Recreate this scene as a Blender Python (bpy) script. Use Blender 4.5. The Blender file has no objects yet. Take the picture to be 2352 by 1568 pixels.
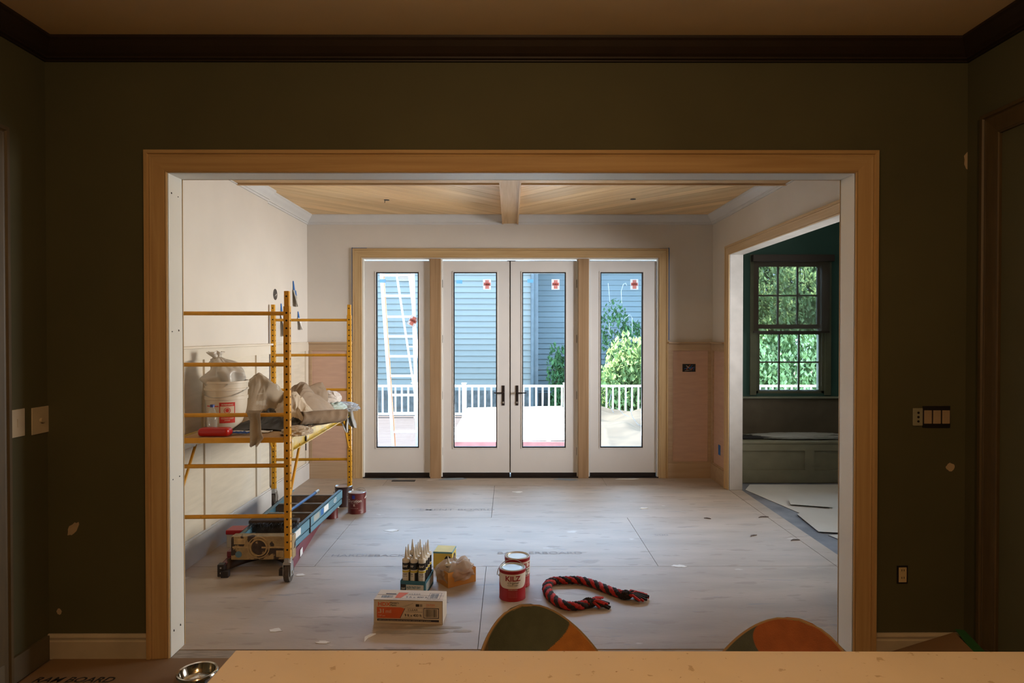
import bpy, bmesh, math, random
from mathutils import Vector, Matrix, noise
random.seed(7)
R = random.Random(11)
PI = math.pi
sc = bpy.context.scene
C = sc.collection

# ------------------------------------------------------------------ camera, light, exposure
F, TILT, YAW, EYE = 1480.0, 16/1480.0, 4/1480.0, Vector((0, 0, 1.643))
cam_d = bpy.data.cameras.new('camera'); cam = bpy.data.objects.new('camera', cam_d); C.objects.link(cam)
cam.location = EYE; cam.rotation_euler = (PI/2 - TILT, 0, -YAW)
cam_d.sensor_width = 36; cam_d.lens = F/2352*36; cam_d.clip_start = 0.05; cam_d.clip_end = 400
sc.camera = cam
sc.view_settings.view_transform = 'Standard'; sc.view_settings.look = 'None'
sc.view_settings.exposure = 0.0; sc.view_settings.gamma = 1; sc.view_settings.use_curve_mapping = False
sc.cycles.max_bounces = 8; sc.cycles.diffuse_bounces = 5; sc.cycles.glossy_bounces = 3; sc.cycles.transparent_max_bounces = 12; sc.cycles.adaptive_threshold = .02; sc.cycles.caustics_reflective = False; sc.cycles.caustics_refractive = False
sc.cycles.sample_clamp_indirect = 12
world = bpy.data.worlds.new('sky'); sc.world = world; world.use_nodes = True
wb = world.node_tree.nodes['Background']; wb.inputs[0].default_value = (0.52, 0.75, 1.0, 1); wb.inputs[1].default_value = 7.0

def light(name, kind, loc, energy, col, size=0.2, size_y=None, target=None, **kw):
    d = bpy.data.lights.new(name, kind); d.energy = energy; d.color = col
    if kind == 'AREA':
        d.size = size
        if size_y: d.shape = 'RECTANGLE'; d.size_y = size_y
    elif kind != 'SUN': d.shadow_soft_size = size
    for k, v in kw.items(): setattr(d, k, v)
    o = bpy.data.objects.new(name, d); C.objects.link(o); o.location = loc
    if target is not None: o.rotation_euler = (Vector(target)-Vector(loc)).to_track_quat('-Z', 'Y').to_euler()
    return o
# sun: high, from the left and a little behind the neighbouring house
light('sun', 'SUN', (0, 0, 20), 42.0, (1.0, 0.93, 0.82), target=(1.0, -0.14, 20-1.75), angle=0.01)
# warm lamp above the bar counter, then an added one behind the camera
light('kitchen_warm_light', 'POINT', (-0.1, 1.15, 2.96), 19, (1.0, 0.65, 0.35), 0.08)
light('kitchen_warm_light', 'POINT', (0.3, -0.7, 2.90), 84, (1.0, 0.62, 0.31), 0.10)  # added to warm the near floor through the opening
# added area lamp for extra blue skylight on the floor behind the glass doors
light('sky_fill_over_deck', 'AREA', (0, 9.6, 4.3), 1500, (0.40, 0.64, 1.0), 5.0, 1.6, target=(0, 6.2, 0.2))
# unseen side-room lamp standing in for window daylight, fills the left wall
light('side_room_fill_light', 'AREA', (4.72, 5.6, 1.8), 78, (1.0, 0.95, 0.87), 2.6, 1.9, target=(-2.3, 5.3, 1.9), spread=math.radians(80))

light('side_room_fill_light', 'AREA', (4.66, 4.2, 1.9), 34, (0.96, 0.97, 1.0), 1.2, 1.6, target=(-0.3, 7.37, 1.4), spread=math.radians(52))  # added fill for the back wall and doors, no window there

# ------------------------------------------------------------------ measuring: pixel -> point on a known plane
_Rm = cam.rotation_euler.to_matrix()
def _ray(px, py): return _Rm @ Vector(((px-1176)/F, (784-py)/F, -1))
def P(px, py, Y):
    d = _ray(px, py); return EYE + d*(Y/d.y)
def PF(px, py, z=0.0):
    d = _ray(px, py); return EYE + d*((z-EYE.z)/d.z)
def PX(px, py, X):
    d = _ray(px, py); return EYE + d*(X/d.x)

# ------------------------------------------------------------------ materials
MATS = {}
def _new(name):
    m = bpy.data.materials.new(name); m.use_nodes = True
    nt = m.node_tree; b = nt.nodes['Principled BSDF']; return m, nt, b
def srgb(*c):
    return tuple(((x/255)/12.92 if x/255 <= .04045 else ((x/255+.055)/1.055)**2.4) for x in c)
def mat(name, col, rough=0.6, metal=0.0, var=0.12, scale=6.0, bump=0.0, bscale=60.0, spots=None, spot_scale=14, spot_size=.63, objvar=0.0, spec=0.5, stretch=None, trans=0, alpha=1):
    if name in MATS: return MATS[name]
    m, nt, b = _new(name); N, L = nt.nodes, nt.links
    tc = N.new('ShaderNodeTexCoord'); vec = tc.outputs['Object']
    if stretch:
        mp = N.new('ShaderNodeMapping'); mp.inputs['Scale'].default_value = stretch; L.new(vec, mp.inputs[0]); vec = mp.outputs[0]
    n = N.new('ShaderNodeTexNoise'); n.inputs['Scale'].default_value = scale; n.inputs['Detail'].default_value = 5; L.new(vec, n.inputs['Vector'])
    mr = N.new('ShaderNodeMapRange'); mr.inputs[1].default_value = .3; mr.inputs[2].default_value = .7
    mr.inputs[3].default_value = 1-var; mr.inputs[4].default_value = 1+var; L.new(n.outputs['Fac'], mr.inputs[0])
    hsv = N.new('ShaderNodeHueSaturation'); hsv.inputs['Color'].default_value = (*col, 1)
    out = mr.outputs[0]
    if objvar:
        oi = N.new('ShaderNodeObjectInfo'); m2 = N.new('ShaderNodeMapRange'); m2.inputs[3].default_value = 1-objvar; m2.inputs[4].default_value = 1+objvar
        L.new(oi.outputs['Random'], m2.inputs[0]); mm = N.new('ShaderNodeMath'); mm.operation = 'MULTIPLY'
        L.new(out, mm.inputs[0]); L.new(m2.outputs[0], mm.inputs[1]); out = mm.outputs[0]
    L.new(out, hsv.inputs['Value']); colout = hsv.outputs[0]
    if spots:
        n2 = N.new('ShaderNodeTexNoise'); n2.inputs['Scale'].default_value = spot_scale; n2.inputs['Detail'].default_value = 8; L.new(vec, n2.inputs['Vector'])
        cr = N.new('ShaderNodeValToRGB'); cr.color_ramp.elements[0].position = spot_size; cr.color_ramp.elements[1].position = spot_size+.04
        L.new(n2.outputs['Fac'], cr.inputs[0]); mx = N.new('ShaderNodeMixRGB'); mx.inputs[2].default_value = (*spots, 1)
        L.new(cr.outputs[0], mx.inputs[0]); L.new(colout, mx.inputs[1]); colout = mx.outputs[0]
    L.new(colout, b.inputs['Base Color'])
    b.inputs['Roughness'].default_value = rough; b.inputs['Metallic'].default_value = metal; b.inputs['Specular IOR Level'].default_value = spec
    if trans: b.inputs['Transmission Weight'].default_value = trans
    if alpha < 1: b.inputs['Alpha'].default_value = alpha
    if bump:
        n3 = N.new('ShaderNodeTexNoise'); n3.inputs['Scale'].default_value = bscale; n3.inputs['Detail'].default_value = 4; L.new(vec, n3.inputs['Vector'])
        bp = N.new('ShaderNodeBump'); bp.inputs['Strength'].default_value = bump; bp.inputs['Distance'].default_value = .01
        L.new(n3.outputs['Fac'], bp.inputs['Height']); L.new(bp.outputs[0], b.inputs['Normal'])
    MATS[name] = m; return m
def wood(name, c1, c2, axis='x', rough=.55, rot=0.0, objvar=.06, scale=1.0, knots=False):
    """grain runs along axis (or along axis turned by rot about z)"""
    if name in MATS: return MATS[name]
    m, nt, b = _new(name); N, L = nt.nodes, nt.links
    tc = N.new('ShaderNodeTexCoord'); oi = N.new('ShaderNodeObjectInfo')
    r0 = N.new('ShaderNodeMapping'); r0.inputs['Rotation'].default_value = (0, 0, rot); L.new(tc.outputs['Object'], r0.inputs[0])
    s = {'x': (1.2, 28, 28), 'y': (28, 1.2, 28), 'z': (28, 28, 1.2)}[axis]
    mp = N.new('ShaderNodeMapping'); mp.inputs['Scale'].default_value = tuple(v*scale for v in s); L.new(r0.outputs[0], mp.inputs[0])
    cb = N.new('ShaderNodeCombineXYZ'); ml = N.new('ShaderNodeMath'); ml.operation = 'MULTIPLY'; ml.inputs[1].default_value = 37
    L.new(oi.outputs['Random'], ml.inputs[0]); L.new(ml.outputs[0], cb.inputs[0]); L.new(ml.outputs[0], cb.inputs[1])
    va = N.new('ShaderNodeVectorMath'); L.new(mp.outputs[0], va.inputs[0]); L.new(cb.outputs[0], va.inputs[1])
    n = N.new('ShaderNodeTexNoise'); n.inputs['Scale'].default_value = 1.0; n.inputs['Detail'].default_value = 6; n.inputs['Distortion'].default_value = .6; L.new(va.outputs[0], n.inputs['Vector'])
    cr = N.new('ShaderNodeValToRGB'); cr.color_ramp.elements[0].position = .32; cr.color_ramp.elements[1].position = .66
    cr.color_ramp.elements[0].color = (*c2, 1); cr.color_ramp.elements[1].color = (*c1, 1); L.new(n.outputs['Fac'], cr.inputs[0])
    hs = N.new('ShaderNodeHueSaturation'); m2 = N.new('ShaderNodeMapRange'); m2.inputs[3].default_value = 1-objvar; m2.inputs[4].default_value = 1+objvar
    L.new(oi.outputs['Random'], m2.inputs[0]); L.new(m2.outputs[0], hs.inputs['Value']); L.new(cr.outputs[0], hs.inputs['Color'])
    L.new(hs.outputs[0], b.inputs['Base Color']); b.inputs['Roughness'].default_value = rough; b.inputs['Specular IOR Level'].default_value = .3
    bp = N.new('ShaderNodeBump'); bp.inputs['Strength'].default_value = .15; bp.inputs['Distance'].default_value = .004
    L.new(n.outputs['Fac'], bp.inputs['Height']); L.new(bp.outputs[0], b.inputs['Normal'])
    MATS[name] = m; return m
def glass(name, tint=(.96, .99, 1), refl=.05):
    if name in MATS: return MATS[name]
    m = bpy.data.materials.new(name); m.use_nodes = True; N, L = m.node_tree.nodes, m.node_tree.links; N.clear()
    o = N.new('ShaderNodeOutputMaterial'); t = N.new('ShaderNodeBsdfTransparent'); t.inputs[0].default_value = (*tint, 1)
    g = N.new('ShaderNodeBsdfGlossy'); g.inputs['Roughness'].default_value = .03; x = N.new('ShaderNodeMixShader')
    fr = N.new('ShaderNodeFresnel'); fr.inputs[0].default_value = 1.35
    L.new(fr.outputs[0], x.inputs[0]); L.new(t.outputs[0], x.inputs[1]); L.new(g.outputs[0], x.inputs[2]); L.new(x.outputs[0], o.inputs[0])
    MATS[name] = m; return m
def sheer(name, col, opacity, rough=.6):
    """diffuse/translucent film mixed with plain transparency"""
    if name in MATS: return MATS[name]
    m = bpy.data.materials.new(name); m.use_nodes = True; N, L = m.node_tree.nodes, m.node_tree.links; N.clear()
    o = N.new('ShaderNodeOutputMaterial'); t = N.new('ShaderNodeBsdfTransparent')
    d = N.new('ShaderNodeBsdfDiffuse'); d.inputs[0].default_value = (*col, 1); tl = N.new('ShaderNodeBsdfTranslucent'); tl.inputs[0].default_value = (*col, 1)
    a = N.new('ShaderNodeMixShader'); a.inputs[0].default_value = .35; L.new(d.outputs[0], a.inputs[1]); L.new(tl.outputs[0], a.inputs[2])
    g = N.new('ShaderNodeBsdfGlossy'); g.inputs['Roughness'].default_value = rough*.5
    a2 = N.new('ShaderNodeMixShader'); a2.inputs[0].default_value = .08; L.new(a.outputs[0], a2.inputs[1]); L.new(g.outputs[0], a2.inputs[2])
    x = N.new('ShaderNodeMixShader'); x.inputs[0].default_value = opacity
    L.new(t.outputs[0], x.inputs[1]); L.new(a2.outputs[0], x.inputs[2]); L.new(x.outputs[0], o.inputs[0])
    MATS[name] = m; return m
def leafmat(name, col):
    m = bpy.data.materials.new(name); m.use_nodes = True; N, L = m.node_tree.nodes, m.node_tree.links; N.clear()
    o = N.new('ShaderNodeOutputMaterial'); d = N.new('ShaderNodeBsdfDiffuse'); tl = N.new('ShaderNodeBsdfTranslucent')
    tc = N.new('ShaderNodeTexCoord'); n = N.new('ShaderNodeTexNoise'); n.inputs['Scale'].default_value = 4; L.new(tc.outputs['Object'], n.inputs[0])
    cr = N.new('ShaderNodeValToRGB'); cr.color_ramp.elements[0].position = .35; cr.color_ramp.elements[1].position = .65
    cr.color_ramp.elements[0].color = (*[c*.6 for c in col], 1); cr.color_ramp.elements[1].color = (*[min(1, c*1.35) for c in col], 1)
    L.new(n.outputs['Fac'], cr.inputs[0]); L.new(cr.outputs[0], d.inputs[0]); L.new(cr.outputs[0], tl.inputs[0])
    x = N.new('ShaderNodeMixShader'); x.inputs[0].default_value = .35; L.new(d.outputs[0], x.inputs[1]); L.new(tl.outputs[0], x.inputs[2]); L.new(x.outputs[0], o.inputs[0])
    return m

# ------------------------------------------------------------------ mesh helpers
class MB:
    def __init__(s): s.v = []; s.f = []; s.m = []; s.mi = 0
    def add(s, vs, fs, M=None):
        b = len(s.v)
        s.v += [tuple(M @ Vector(v)) if M is not None else tuple(v) for v in vs]
        s.f += [tuple(i+b for i in f) for f in fs]; s.m += [s.mi]*len(fs); return s
    def box(s, a, b, M=None):
        x0, y0, z0 = a; x1, y1, z1 = b
        if x0 > x1: x0, x1 = x1, x0
        if y0 > y1: y0, y1 = y1, y0
        if z0 > z1: z0, z1 = z1, z0
        return s.add([(x0,y0,z0),(x1,y0,z0),(x1,y1,z0),(x0,y1,z0),(x0,y0,z1),(x1,y0,z1),(x1,y1,z1),(x0,y1,z1)],
              [(0,3,2,1),(4,5,6,7),(0,1,5,4),(1,2,6,5),(2,3,7,6),(3,0,4,7)], M)
    def prism(s, poly, z0, z1, M=None):
        n = len(poly); vs = [(x, y, z0) for x, y in poly]+[(x, y, z1) for x, y in poly]
        return s.add(vs, [tuple(range(n-1, -1, -1)), tuple(range(n, 2*n))]+[(i, (i+1) % n, n+(i+1) % n, n+i) for i in range(n)], M)
    def cyl(s, p0, p1, r0, r1=None, n=16, caps=True, M=None):
        p0, p1 = Vector(p0), Vector(p1); r1 = r0 if r1 is None else r1
        q = (p1-p0).to_track_quat('Z', 'Y'); u, w = q @ Vector((1, 0, 0)), q @ Vector((0, 1, 0)); vs = []
        for p, r in ((p0, r0), (p1, r1)):
            for i in range(n): a = 2*PI*i/n; vs.append(p+u*math.cos(a)*r+w*math.sin(a)*r)
        fs = [(i, (i+1) % n, n+(i+1) % n, n+i) for i in range(n)]
        if caps: fs += [tuple(range(n-1, -1, -1)), tuple(range(n, 2*n))]
        return s.add(vs, fs, M)
    def tube(s, pts, r, n=8, M=None, closed=False):
        pts = [Vector(p) for p in pts]; rs = r if isinstance(r, (list, tuple)) else [r]*len(pts); vs = []; up = None
        for i, p in enumerate(pts):
            t = (pts[min(i+1, len(pts)-1)]-pts[max(i-1, 0)])
            t = t.normalized() if t.length > 1e-9 else Vector((0, 0, 1))
            if up is None: up = Vector((0, 0, 1)) if abs(t.z) < .9 else Vector((1, 0, 0))
            u = t.cross(up); u = u.normalized() if u.length > 1e-6 else Vector((1, 0, 0)); w = u.cross(t).normalized(); up = w
            for k in range(n): a = 2*PI*k/n; vs.append(p+(u*math.cos(a)+w*math.sin(a))*rs[i])
        fs = []
        for i in range(len(pts)-1):
            for k in range(n): fs.append((i*n+k, i*n+(k+1) % n, (i+1)*n+(k+1) % n, (i+1)*n+k))
        fs += [tuple(range(n-1, -1, -1)), tuple(range((len(pts)-1)*n, len(pts)*n))]
        return s.add(vs, fs, M)
    def lathe(s, prof, n=40, M=None, a0=0, a1=2*PI):
        full = abs(a1-a0-2*PI) < 1e-6; k = n if full else n+1; vs = []
        for r, z in prof:
            for i in range(k): a = a0+(a1-a0)*i/n; vs.append((r*math.cos(a), r*math.sin(a), z))
        fs = []
        for j in range(len(prof)-1):
            for i in range(n):
                a, b = j*k+i, j*k+(i+1) % k; fs.append((a, b, b+k, a+k))
        return s.add(vs, fs, M)
    def grid(s, fn, nu, nv, M=None):
        vs = [fn(i/nu, j/nv) for j in range(nv+1) for i in range(nu+1)]
        return s.add(vs, [(j*(nu+1)+i, j*(nu+1)+i+1, (j+1)*(nu+1)+i+1, (j+1)*(nu+1)+i) for j in range(nv) for i in range(nu)], M)
    def build(s, name, m, parent=None, smooth=False, bevel=0, loc=None, rot=None, solid=0, sub=0, kind=None, label=None):
        me = bpy.data.meshes.new(name); me.from_pydata(s.v, [], s.f); ms = m if isinstance(m, (list, tuple)) else [m]
        for x in ms: me.materials.append(x)
        if len(ms) > 1: me.polygons.foreach_set('material_index', s.m)
        bm = bmesh.new(); bm.from_mesh(me); bmesh.ops.recalc_face_normals(bm, faces=bm.faces)
        if smooth:
            for f in bm.faces: f.smooth = True
            for e in bm.edges:
                if len(e.link_faces) == 2 and e.calc_face_angle(0) > math.radians(40): e.smooth = False
        bm.to_mesh(me); bm.free(); me.update()
        o = bpy.data.objects.new(name, me); C.objects.link(o)
        if parent: o.parent = parent
        if loc is not None: o.location = loc
        if rot is not None: o.rotation_euler = rot
        if solid: q = o.modifiers.new('thickness', 'SOLIDIFY'); q.thickness = solid; q.offset = 0
        if bevel: q = o.modifiers.new('edge', 'BEVEL'); q.width = bevel; q.segments = 2; q.limit_method = 'ANGLE'
        if sub: q = o.modifiers.new('sub', 'SUBSURF'); q.levels = q.render_levels = sub
        if kind: o['kind'] = kind
        if label: o['label'] = label
        return o
def tag(o, label=None, cat=None, group=None, kind=None):
    if label: o['label'] = label
    if cat: o['category'] = cat
    if group: o['group'] = group
    if kind: o['kind'] = kind
    return o
def thing(name, label, cat, loc=(0, 0, 0), rz=0, group=None):
    o = bpy.data.objects.new(name, None); C.objects.link(o); o.location = loc; o.rotation_euler = (0, 0, rz)
    o.empty_display_size = .05; return tag(o, label, cat, group)
def struct(name, label=None):
    o = bpy.data.objects.new(name, None); C.objects.link(o); o['kind'] = 'structure'
    if label: o['label'] = label
    return o
def bx(name, a, b, m, parent=None, bevel=0, **k): return MB().box(a, b).build(name, m, parent, bevel=bevel, **k)
def S(o, label=None):
    o['kind'] = 'structure'
    if label: o['label'] = label
    return o
def copy_tree(o, parent=None):
    c = o.copy(); C.objects.link(c)
    if parent: c.parent = parent
    for ch in list(o.children): copy_tree(ch, c)
    return c
_tcache = {}
def text_geo(txt, size, bold=0.0, shear=0.0, align='CENTER', sx=1.0):
    key = (txt, bold, shear, align)
    if key not in _tcache:
        cu = bpy.data.curves.new('t', 'FONT'); cu.body = txt; cu.size = 1; cu.offset = bold; cu.shear = shear; cu.align_x = align; cu.resolution_u = 3
        ob = bpy.data.objects.new('t', cu); C.objects.link(ob)
        me = ob.evaluated_get(bpy.context.evaluated_depsgraph_get()).to_mesh()
        _tcache[key] = ([tuple(v.co) for v in me.vertices], [tuple(p.vertices) for p in me.polygons])
        ob.to_mesh_clear(); bpy.data.objects.remove(ob); bpy.data.curves.remove(cu)
    v, f = _tcache[key]
    return [(x*size*sx, y*size, 0) for x, y, z in v], f
def frame_M(o, xdir, ydir):
    x, y = Vector(xdir).normalized(), Vector(ydir).normalized(); z = x.cross(y)
    return Matrix(((x.x, y.x, z.x, o[0]), (x.y, y.y, z.y, o[1]), (x.z, y.z, z.z, o[2]), (0, 0, 0, 1)))
FRONT = lambda o: frame_M(o, (1, 0, 0), (0, 0, 1))      # print on a face looking towards -y
TOP = lambda o: frame_M(o, (1, 0, 0), (0, 1, 0))
def clip_poly(poly, inside, inter):
    out = []
    for i in range(len(poly)):
        a, b = poly[i-1], poly[i]; ia, ib = inside(a), inside(b)
        if ib:
            if not ia: out.append(inter(a, b))
            out.append(b)
        elif ia: out.append(inter(a, b))
    return out
def clip_rect(poly, x0, x1, y0, y1):
    for ax, v, sg in ((0, x0, 1), (0, x1, -1), (1, y0, 1), (1, y1, -1)):
        def ins(p): return (p[ax]-v)*sg >= 0
        def it(a, b):
            t = (v-a[ax])/(b[ax]-a[ax]); return (a[0]+(b[0]-a[0])*t, a[1]+(b[1]-a[1])*t)
        poly = clip_poly(poly, ins, it)
        if len(poly) < 3: return []
    return poly

# ------------------------------------------------------------------ materials in use
plaster = mat('primed_plaster', (.62, .58, .53), .85, var=.045, scale=1.6, bump=.05, bscale=30)
green = mat('dark_green_wall', (.072, .070, .034), .8, var=.08, scale=2.0, bump=.05, bscale=90)
teal = mat('deep_teal_wall', (.020, .068, .056), .7, var=.08, scale=2)
ceil_m = mat('kitchen_ceiling_paint', (.80, .63, .38), .9, var=.04, scale=2)
white = mat('white_jamb_paint', (.72, .72, .68), .55, var=.03, scale=3)
doorw = mat('white_door_paint', (.66, .64, .62), .45, var=.03, scale=2)
crownw = mat('grey_primed_crown', (.60, .60, .60), .6, var=.03)
darkcrown = mat('dark_crown_stain', (.020, .011, .006), .5, var=.15)
darktrim = mat('dark_door_trim', (.075, .05, .02), .5, var=.15, stretch=(8, 8, 1))
oak_x = wood('oak_along_x', (.62, .42, .22), (.50, .31, .15), 'x')
oak_y = wood('oak_along_y', (.62, .42, .22), (.50, .31, .15), 'y')
pop_x = wood('poplar_along_x', (.50, .35, .18), (.40, .26, .12), 'x')
pop_z = wood('poplar_along_z', (.50, .35, .18), (.40, .26, .12), 'z')
pop_y = wood('poplar_along_y', (.62, .45, .26), (.52, .36, .19), 'y')
pine_z = wood('pine_along_z', (.62, .45, .26), (.52, .36, .19), 'z')
plankL = wood('ceiling_plank_left', (.88, .64, .36), (.72, .49, .25), 'x', rot=-PI/4, objvar=.13, scale=.8)
plankR = wood('ceiling_plank_right', (.88, .64, .36), (.72, .49, .25), 'x', rot=PI/4, objvar=.13, scale=.8)
mdf = mat('pink_mdf_panel', (.53, .35, .265), .75, var=.06, scale=5, stretch=(1, 1, 6))
mdfx = wood('pale_mdf_board', (.47, .34, .22), (.41, .285, .18), 'x', objvar=.02)
wsc = mat('primed_wainscot', (.60, .54, .45), .7, var=.05, scale=3)
wsp = mat('primed_wainscot_panel', (.60, .54, .44), .75, var=.07, scale=4, stretch=(1, 1, 8))
wsbase = mat('grey_baseboard', (.56, .55, .54), .65, var=.05)
black = mat('black_metal', (.012, .011, .012), .4, var=.05)
bronze = mat('dark_bronze', (.035, .026, .024), .35, .6, var=.1)
steel = mat('galvanised_steel', (.45, .44, .42), .4, .8, var=.12, scale=30)
stainless = mat('stainless', (.72, .70, .66), .12, 1.0, var=.03)
yellow = mat('yellow_scaffold_paint', (.62, .30, .012), .42, var=.10, scale=9, spots=(.30, .15, .03), spot_scale=30, spot_size=.68)
bluetape = mat('blue_tape', (.03, .14, .42), .7)
pane = glass('window_glass')
paperw = mat('white_paper', (.75, .75, .74), .8, var=.04)

XL, XN, XR, YA, YB, YW = -2.318, -2.288, 2.315, 3.267, 3.388, 7.37
XS = 2.45
XK0, XK1 = -2.345, 2.315
CF, CN = 3.0, 3.108
OX0, OX1, OZ = P(389, 900, YA).x, P(1960, 900, YA).x, P(1172, 398, YA).z

# ================================================================== LARGE STRUCTURE
# --- kitchen (camera side) shell
w = MB(); w.mi = 0
w.box((XK0-.12, YA, 0), (OX0-.018, YB-.001, 3.3)); w.box((OX1+.018, YA, 0), (XK1+.14, YB-.001, 3.3)); w.box((OX0-.018, YA, OZ+.018), (OX1+.018, YB-.001, 3.3))
S(w.build('wall_front', green))
w = MB().box((XL-.12, YB-.001, 0), (OX0-.018, YB+.014, 3.12)).box((OX1+.018, YB-.001, 0), (XR+.13, YB+.014, 3.12)).box((OX0-.018, YB-.001, OZ+.018), (OX1+.018, YB+.014, 3.12))
S(w.build('wall_front', plaster))
S(bx('wall_left', (XK0-.12, -2.6, 0), (XK0, YA, 3.3), green)); S(bx('wall_right', (XK1, -2.6, 0), (XK1+.12, YA, 3.3), green))
S(bx('wall_back', (XK0-.12, -2.72, 0), (XK1+.12, -2.6, 3.3), green))
S(bx('ceiling', (XK0-.12, -2.72, CN), (XK1+.12, YA, CN+.1), ceil_m))
# --- far room walls
S(bx('wall_left', (XL-.15, YB, 0), (XL, YW+.16, 3.12), plaster))
S(bx('wall_left', (XL, YB+.014, 0), (XN, 6.10, CF), plaster, bevel=.003))
UX0, UX1, UZ = P(829, 800, YW).x, P(1517, 800, YW).x, P(1172, 594, YW).z
w = MB().box((XL-.15, YW, -.3), (UX0, YW+.16, 3.12)).box((UX1, YW, -.3), (XS, YW+.16, 3.12)).box((UX0, YW, UZ), (UX1, YW+.16, 3.12))
S(w.build('wall_back', plaster))
RY1 = PX(1676, 800, XR).y; RY0 = 4.15; RZ = PX(1676, 585, XR).z; XS = 2.45
w = MB().box((XR, YB, 0), (XS, RY0-.018, 3.12)).box((XR, RY1+.018, 0), (XS, YW, 3.12)).box((XR, RY0-.018, RZ+.018), (XS, RY1+.018, 3.12))
S(w.build('wall_right', plaster))
# roof above both rooms keeps the sky out
S(bx('ceiling', (XL-.2, YB-.05, 3.13), (4.95, 8.0, 3.25), plaster))
S(bx('ceiling', (XS, YB, 3.0), (4.8, 7.72, 3.12), plaster))
# --- side room
SY = 7.68
wx0, wx1 = P(1736, 800, SY).x, P(1893, 800, SY).x; wz0, wz1 = P(1800, 903, SY).z, P(1800, 600, SY).z
zs = P(1800, 914, SY).z
w = MB().box((XS-.1, SY, -.3), (wx0, SY+.16, 3.12)).box((wx1, SY, -.3), (4.9, SY+.16, 3.12)).box((wx0, SY, -.3), (wx1, SY+.16, wz0)).box((wx0, SY, wz1), (wx1, SY+.16, 3.12))
S(w.build('wall_side_room', teal))
S(bx('wall_side_room', (XS, YW, 0), (XS+.03, SY, 3.0), teal))
S(bx('wall_side_room', (XS, SY-.012, 0), (4.8, SY, zs), mat('grey_dado', (.10, .085, .06), .7)))
w = MB().box((4.8, YB, 0), (4.92, SY+.16, 3.12))
S(w.build('wall_side_room', teal))
S(bx('wall_side_room', (XS, YB-.1, 0), (4.9, YB+.02, 3.12), teal))

# --- floor: cement board sheets, each a piece
floor_r = S(bx('floor', (XL-.15, YA-.06, -.12), (4.9, 8.0, -.012), mat('subfloor', (.12, .10, .09), .8)))
fpan = mat('cement_board_sheet', (.415, .352, .295), .55, var=.13, scale=2.2, bump=.12, bscale=40, spots=(.35, .29, .24), spot_scale=7, spot_size=.6, stretch=(.6, 2.2, 1), objvar=.03)
_nt = fpan.node_tree
def extra_spots(m, scale, pos, col, stretch=(1, 1, 1), detail=8, seed=0):
    N, L = m.node_tree.nodes, m.node_tree.links; b = N['Principled BSDF']; src = b.inputs['Base Color'].links[0].from_socket
    tc = N.new('ShaderNodeTexCoord'); mp = N.new('ShaderNodeMapping'); mp.inputs['Scale'].default_value = stretch; mp.inputs['Location'].default_value = (seed, seed*.7, 0)
    n = N.new('ShaderNodeTexNoise'); n.inputs['Scale'].default_value = scale; n.inputs['Detail'].default_value = detail
    L.new(tc.outputs['Object'], mp.inputs[0]); L.new(mp.outputs[0], n.inputs[0])
    cr = N.new('ShaderNodeValToRGB'); cr.color_ramp.elements[0].position = pos; cr.color_ramp.elements[1].position = pos+.03
    mx = N.new('ShaderNodeMixRGB'); mx.inputs[2].default_value = (*col, 1); L.new(n.outputs[0], cr.inputs[0]); L.new(cr.outputs[0], mx.inputs[0]); L.new(src, mx.inputs[1]); L.new(mx.outputs[0], b.inputs['Base Color'])
extra_spots(fpan, 3.2, .685, (.55, .51, .46), (1, 1.8, 1), seed=3)
extra_spots(fpan, 34, .735, (.22, .18, .15), (1, 2.6, 1), seed=9)
extra_spots(fpan, 6, .66, (.32, .295, .285), (.5, 3.5, 1), seed=21)
rows = [YB-.04, 4.55, 5.769, 6.988, 7.36]; offs = [-.17, 1.05, -.17, 1.05]
for r in range(4):
    xs = [XL+.002]; x = offs[r]
    while x > XL+.05: x -= 2.438
    x += 2.438
    while x < XR-.05: xs.append(x); x += 2.438
    xs.append(XR+.0)
    for i in range(len(xs)-1):
        bx('floor_panel', (xs[i]+.0018, rows[r]+.0018, -.012), (xs[i+1]-.0018, rows[r+1]-.0018, R.uniform(-.0006, .0006)), fpan, floor_r)
bx('threshold_board', (OX0, YA-.005, -.012), (OX1, rows[0]-.004, -.002), mat('grey_threshold_board', (.30, .26, .22), .8, var=.25, scale=12, stretch=(1, 5, 1)), floor_r)
bx('sill_strip', (XR+.004, RY0, -.012), (XS-.004, RY1, -.001), fpan, floor_r)
bx('underlayment', (XS, YB+.02, -.012), (4.8, SY, -.006), mat('blue_grey_underlayment', (.17, .18, .21), .6, var=.3, scale=5), floor_r)
# faint print on the sheets
prt = mat('faded_print', (.30, .28, .27), .8)
for tx, px, py, sz in (('HARDIEBACKER', 860, 1278, .07), ('CEMENT BOARD', 1040, 1172, .08), ('TESK', 1000, 1384, .06), ('BACKERBOARD', 1240, 1272, .07), ('500', 1520, 1230, .06)):
    p = PF(px, py); v, f = text_geo(tx, sz, .004, 0, sx=1.3); MB().add(v, f, TOP((p.x, p.y, .0012))).build('printed_text', prt, floor_r)
spk = mat('white_spackle', (.74, .72, .68), .8)
for px, py, rr in ((632, 1447, .035), (742, 1475, .03), (900, 1218, .05), (1480, 1167, .04), (1560, 1300, .045), (690, 1320, .03), (1230, 1400, .02), (1190, 1130, .05)):
    p = PF(px, py); n = 14
    MB().prism([(p.x+rr*1.3*math.cos(2*PI*i/n)*R.uniform(.6, 1.1), p.y+rr*.7*math.sin(2*PI*i/n)*R.uniform(.5, 1.1)) for i in range(n)], .0008, .0022).build('spackle_patch', spk, floor_r)
S(bx('floor', (XK0-.12, -2.7, -.12), (XK1+.12, YA-.005, -.004), mat('hall_floor', (.15, .09, .05), .6)), 'kitchen floor hidden under brown paper')

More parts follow.
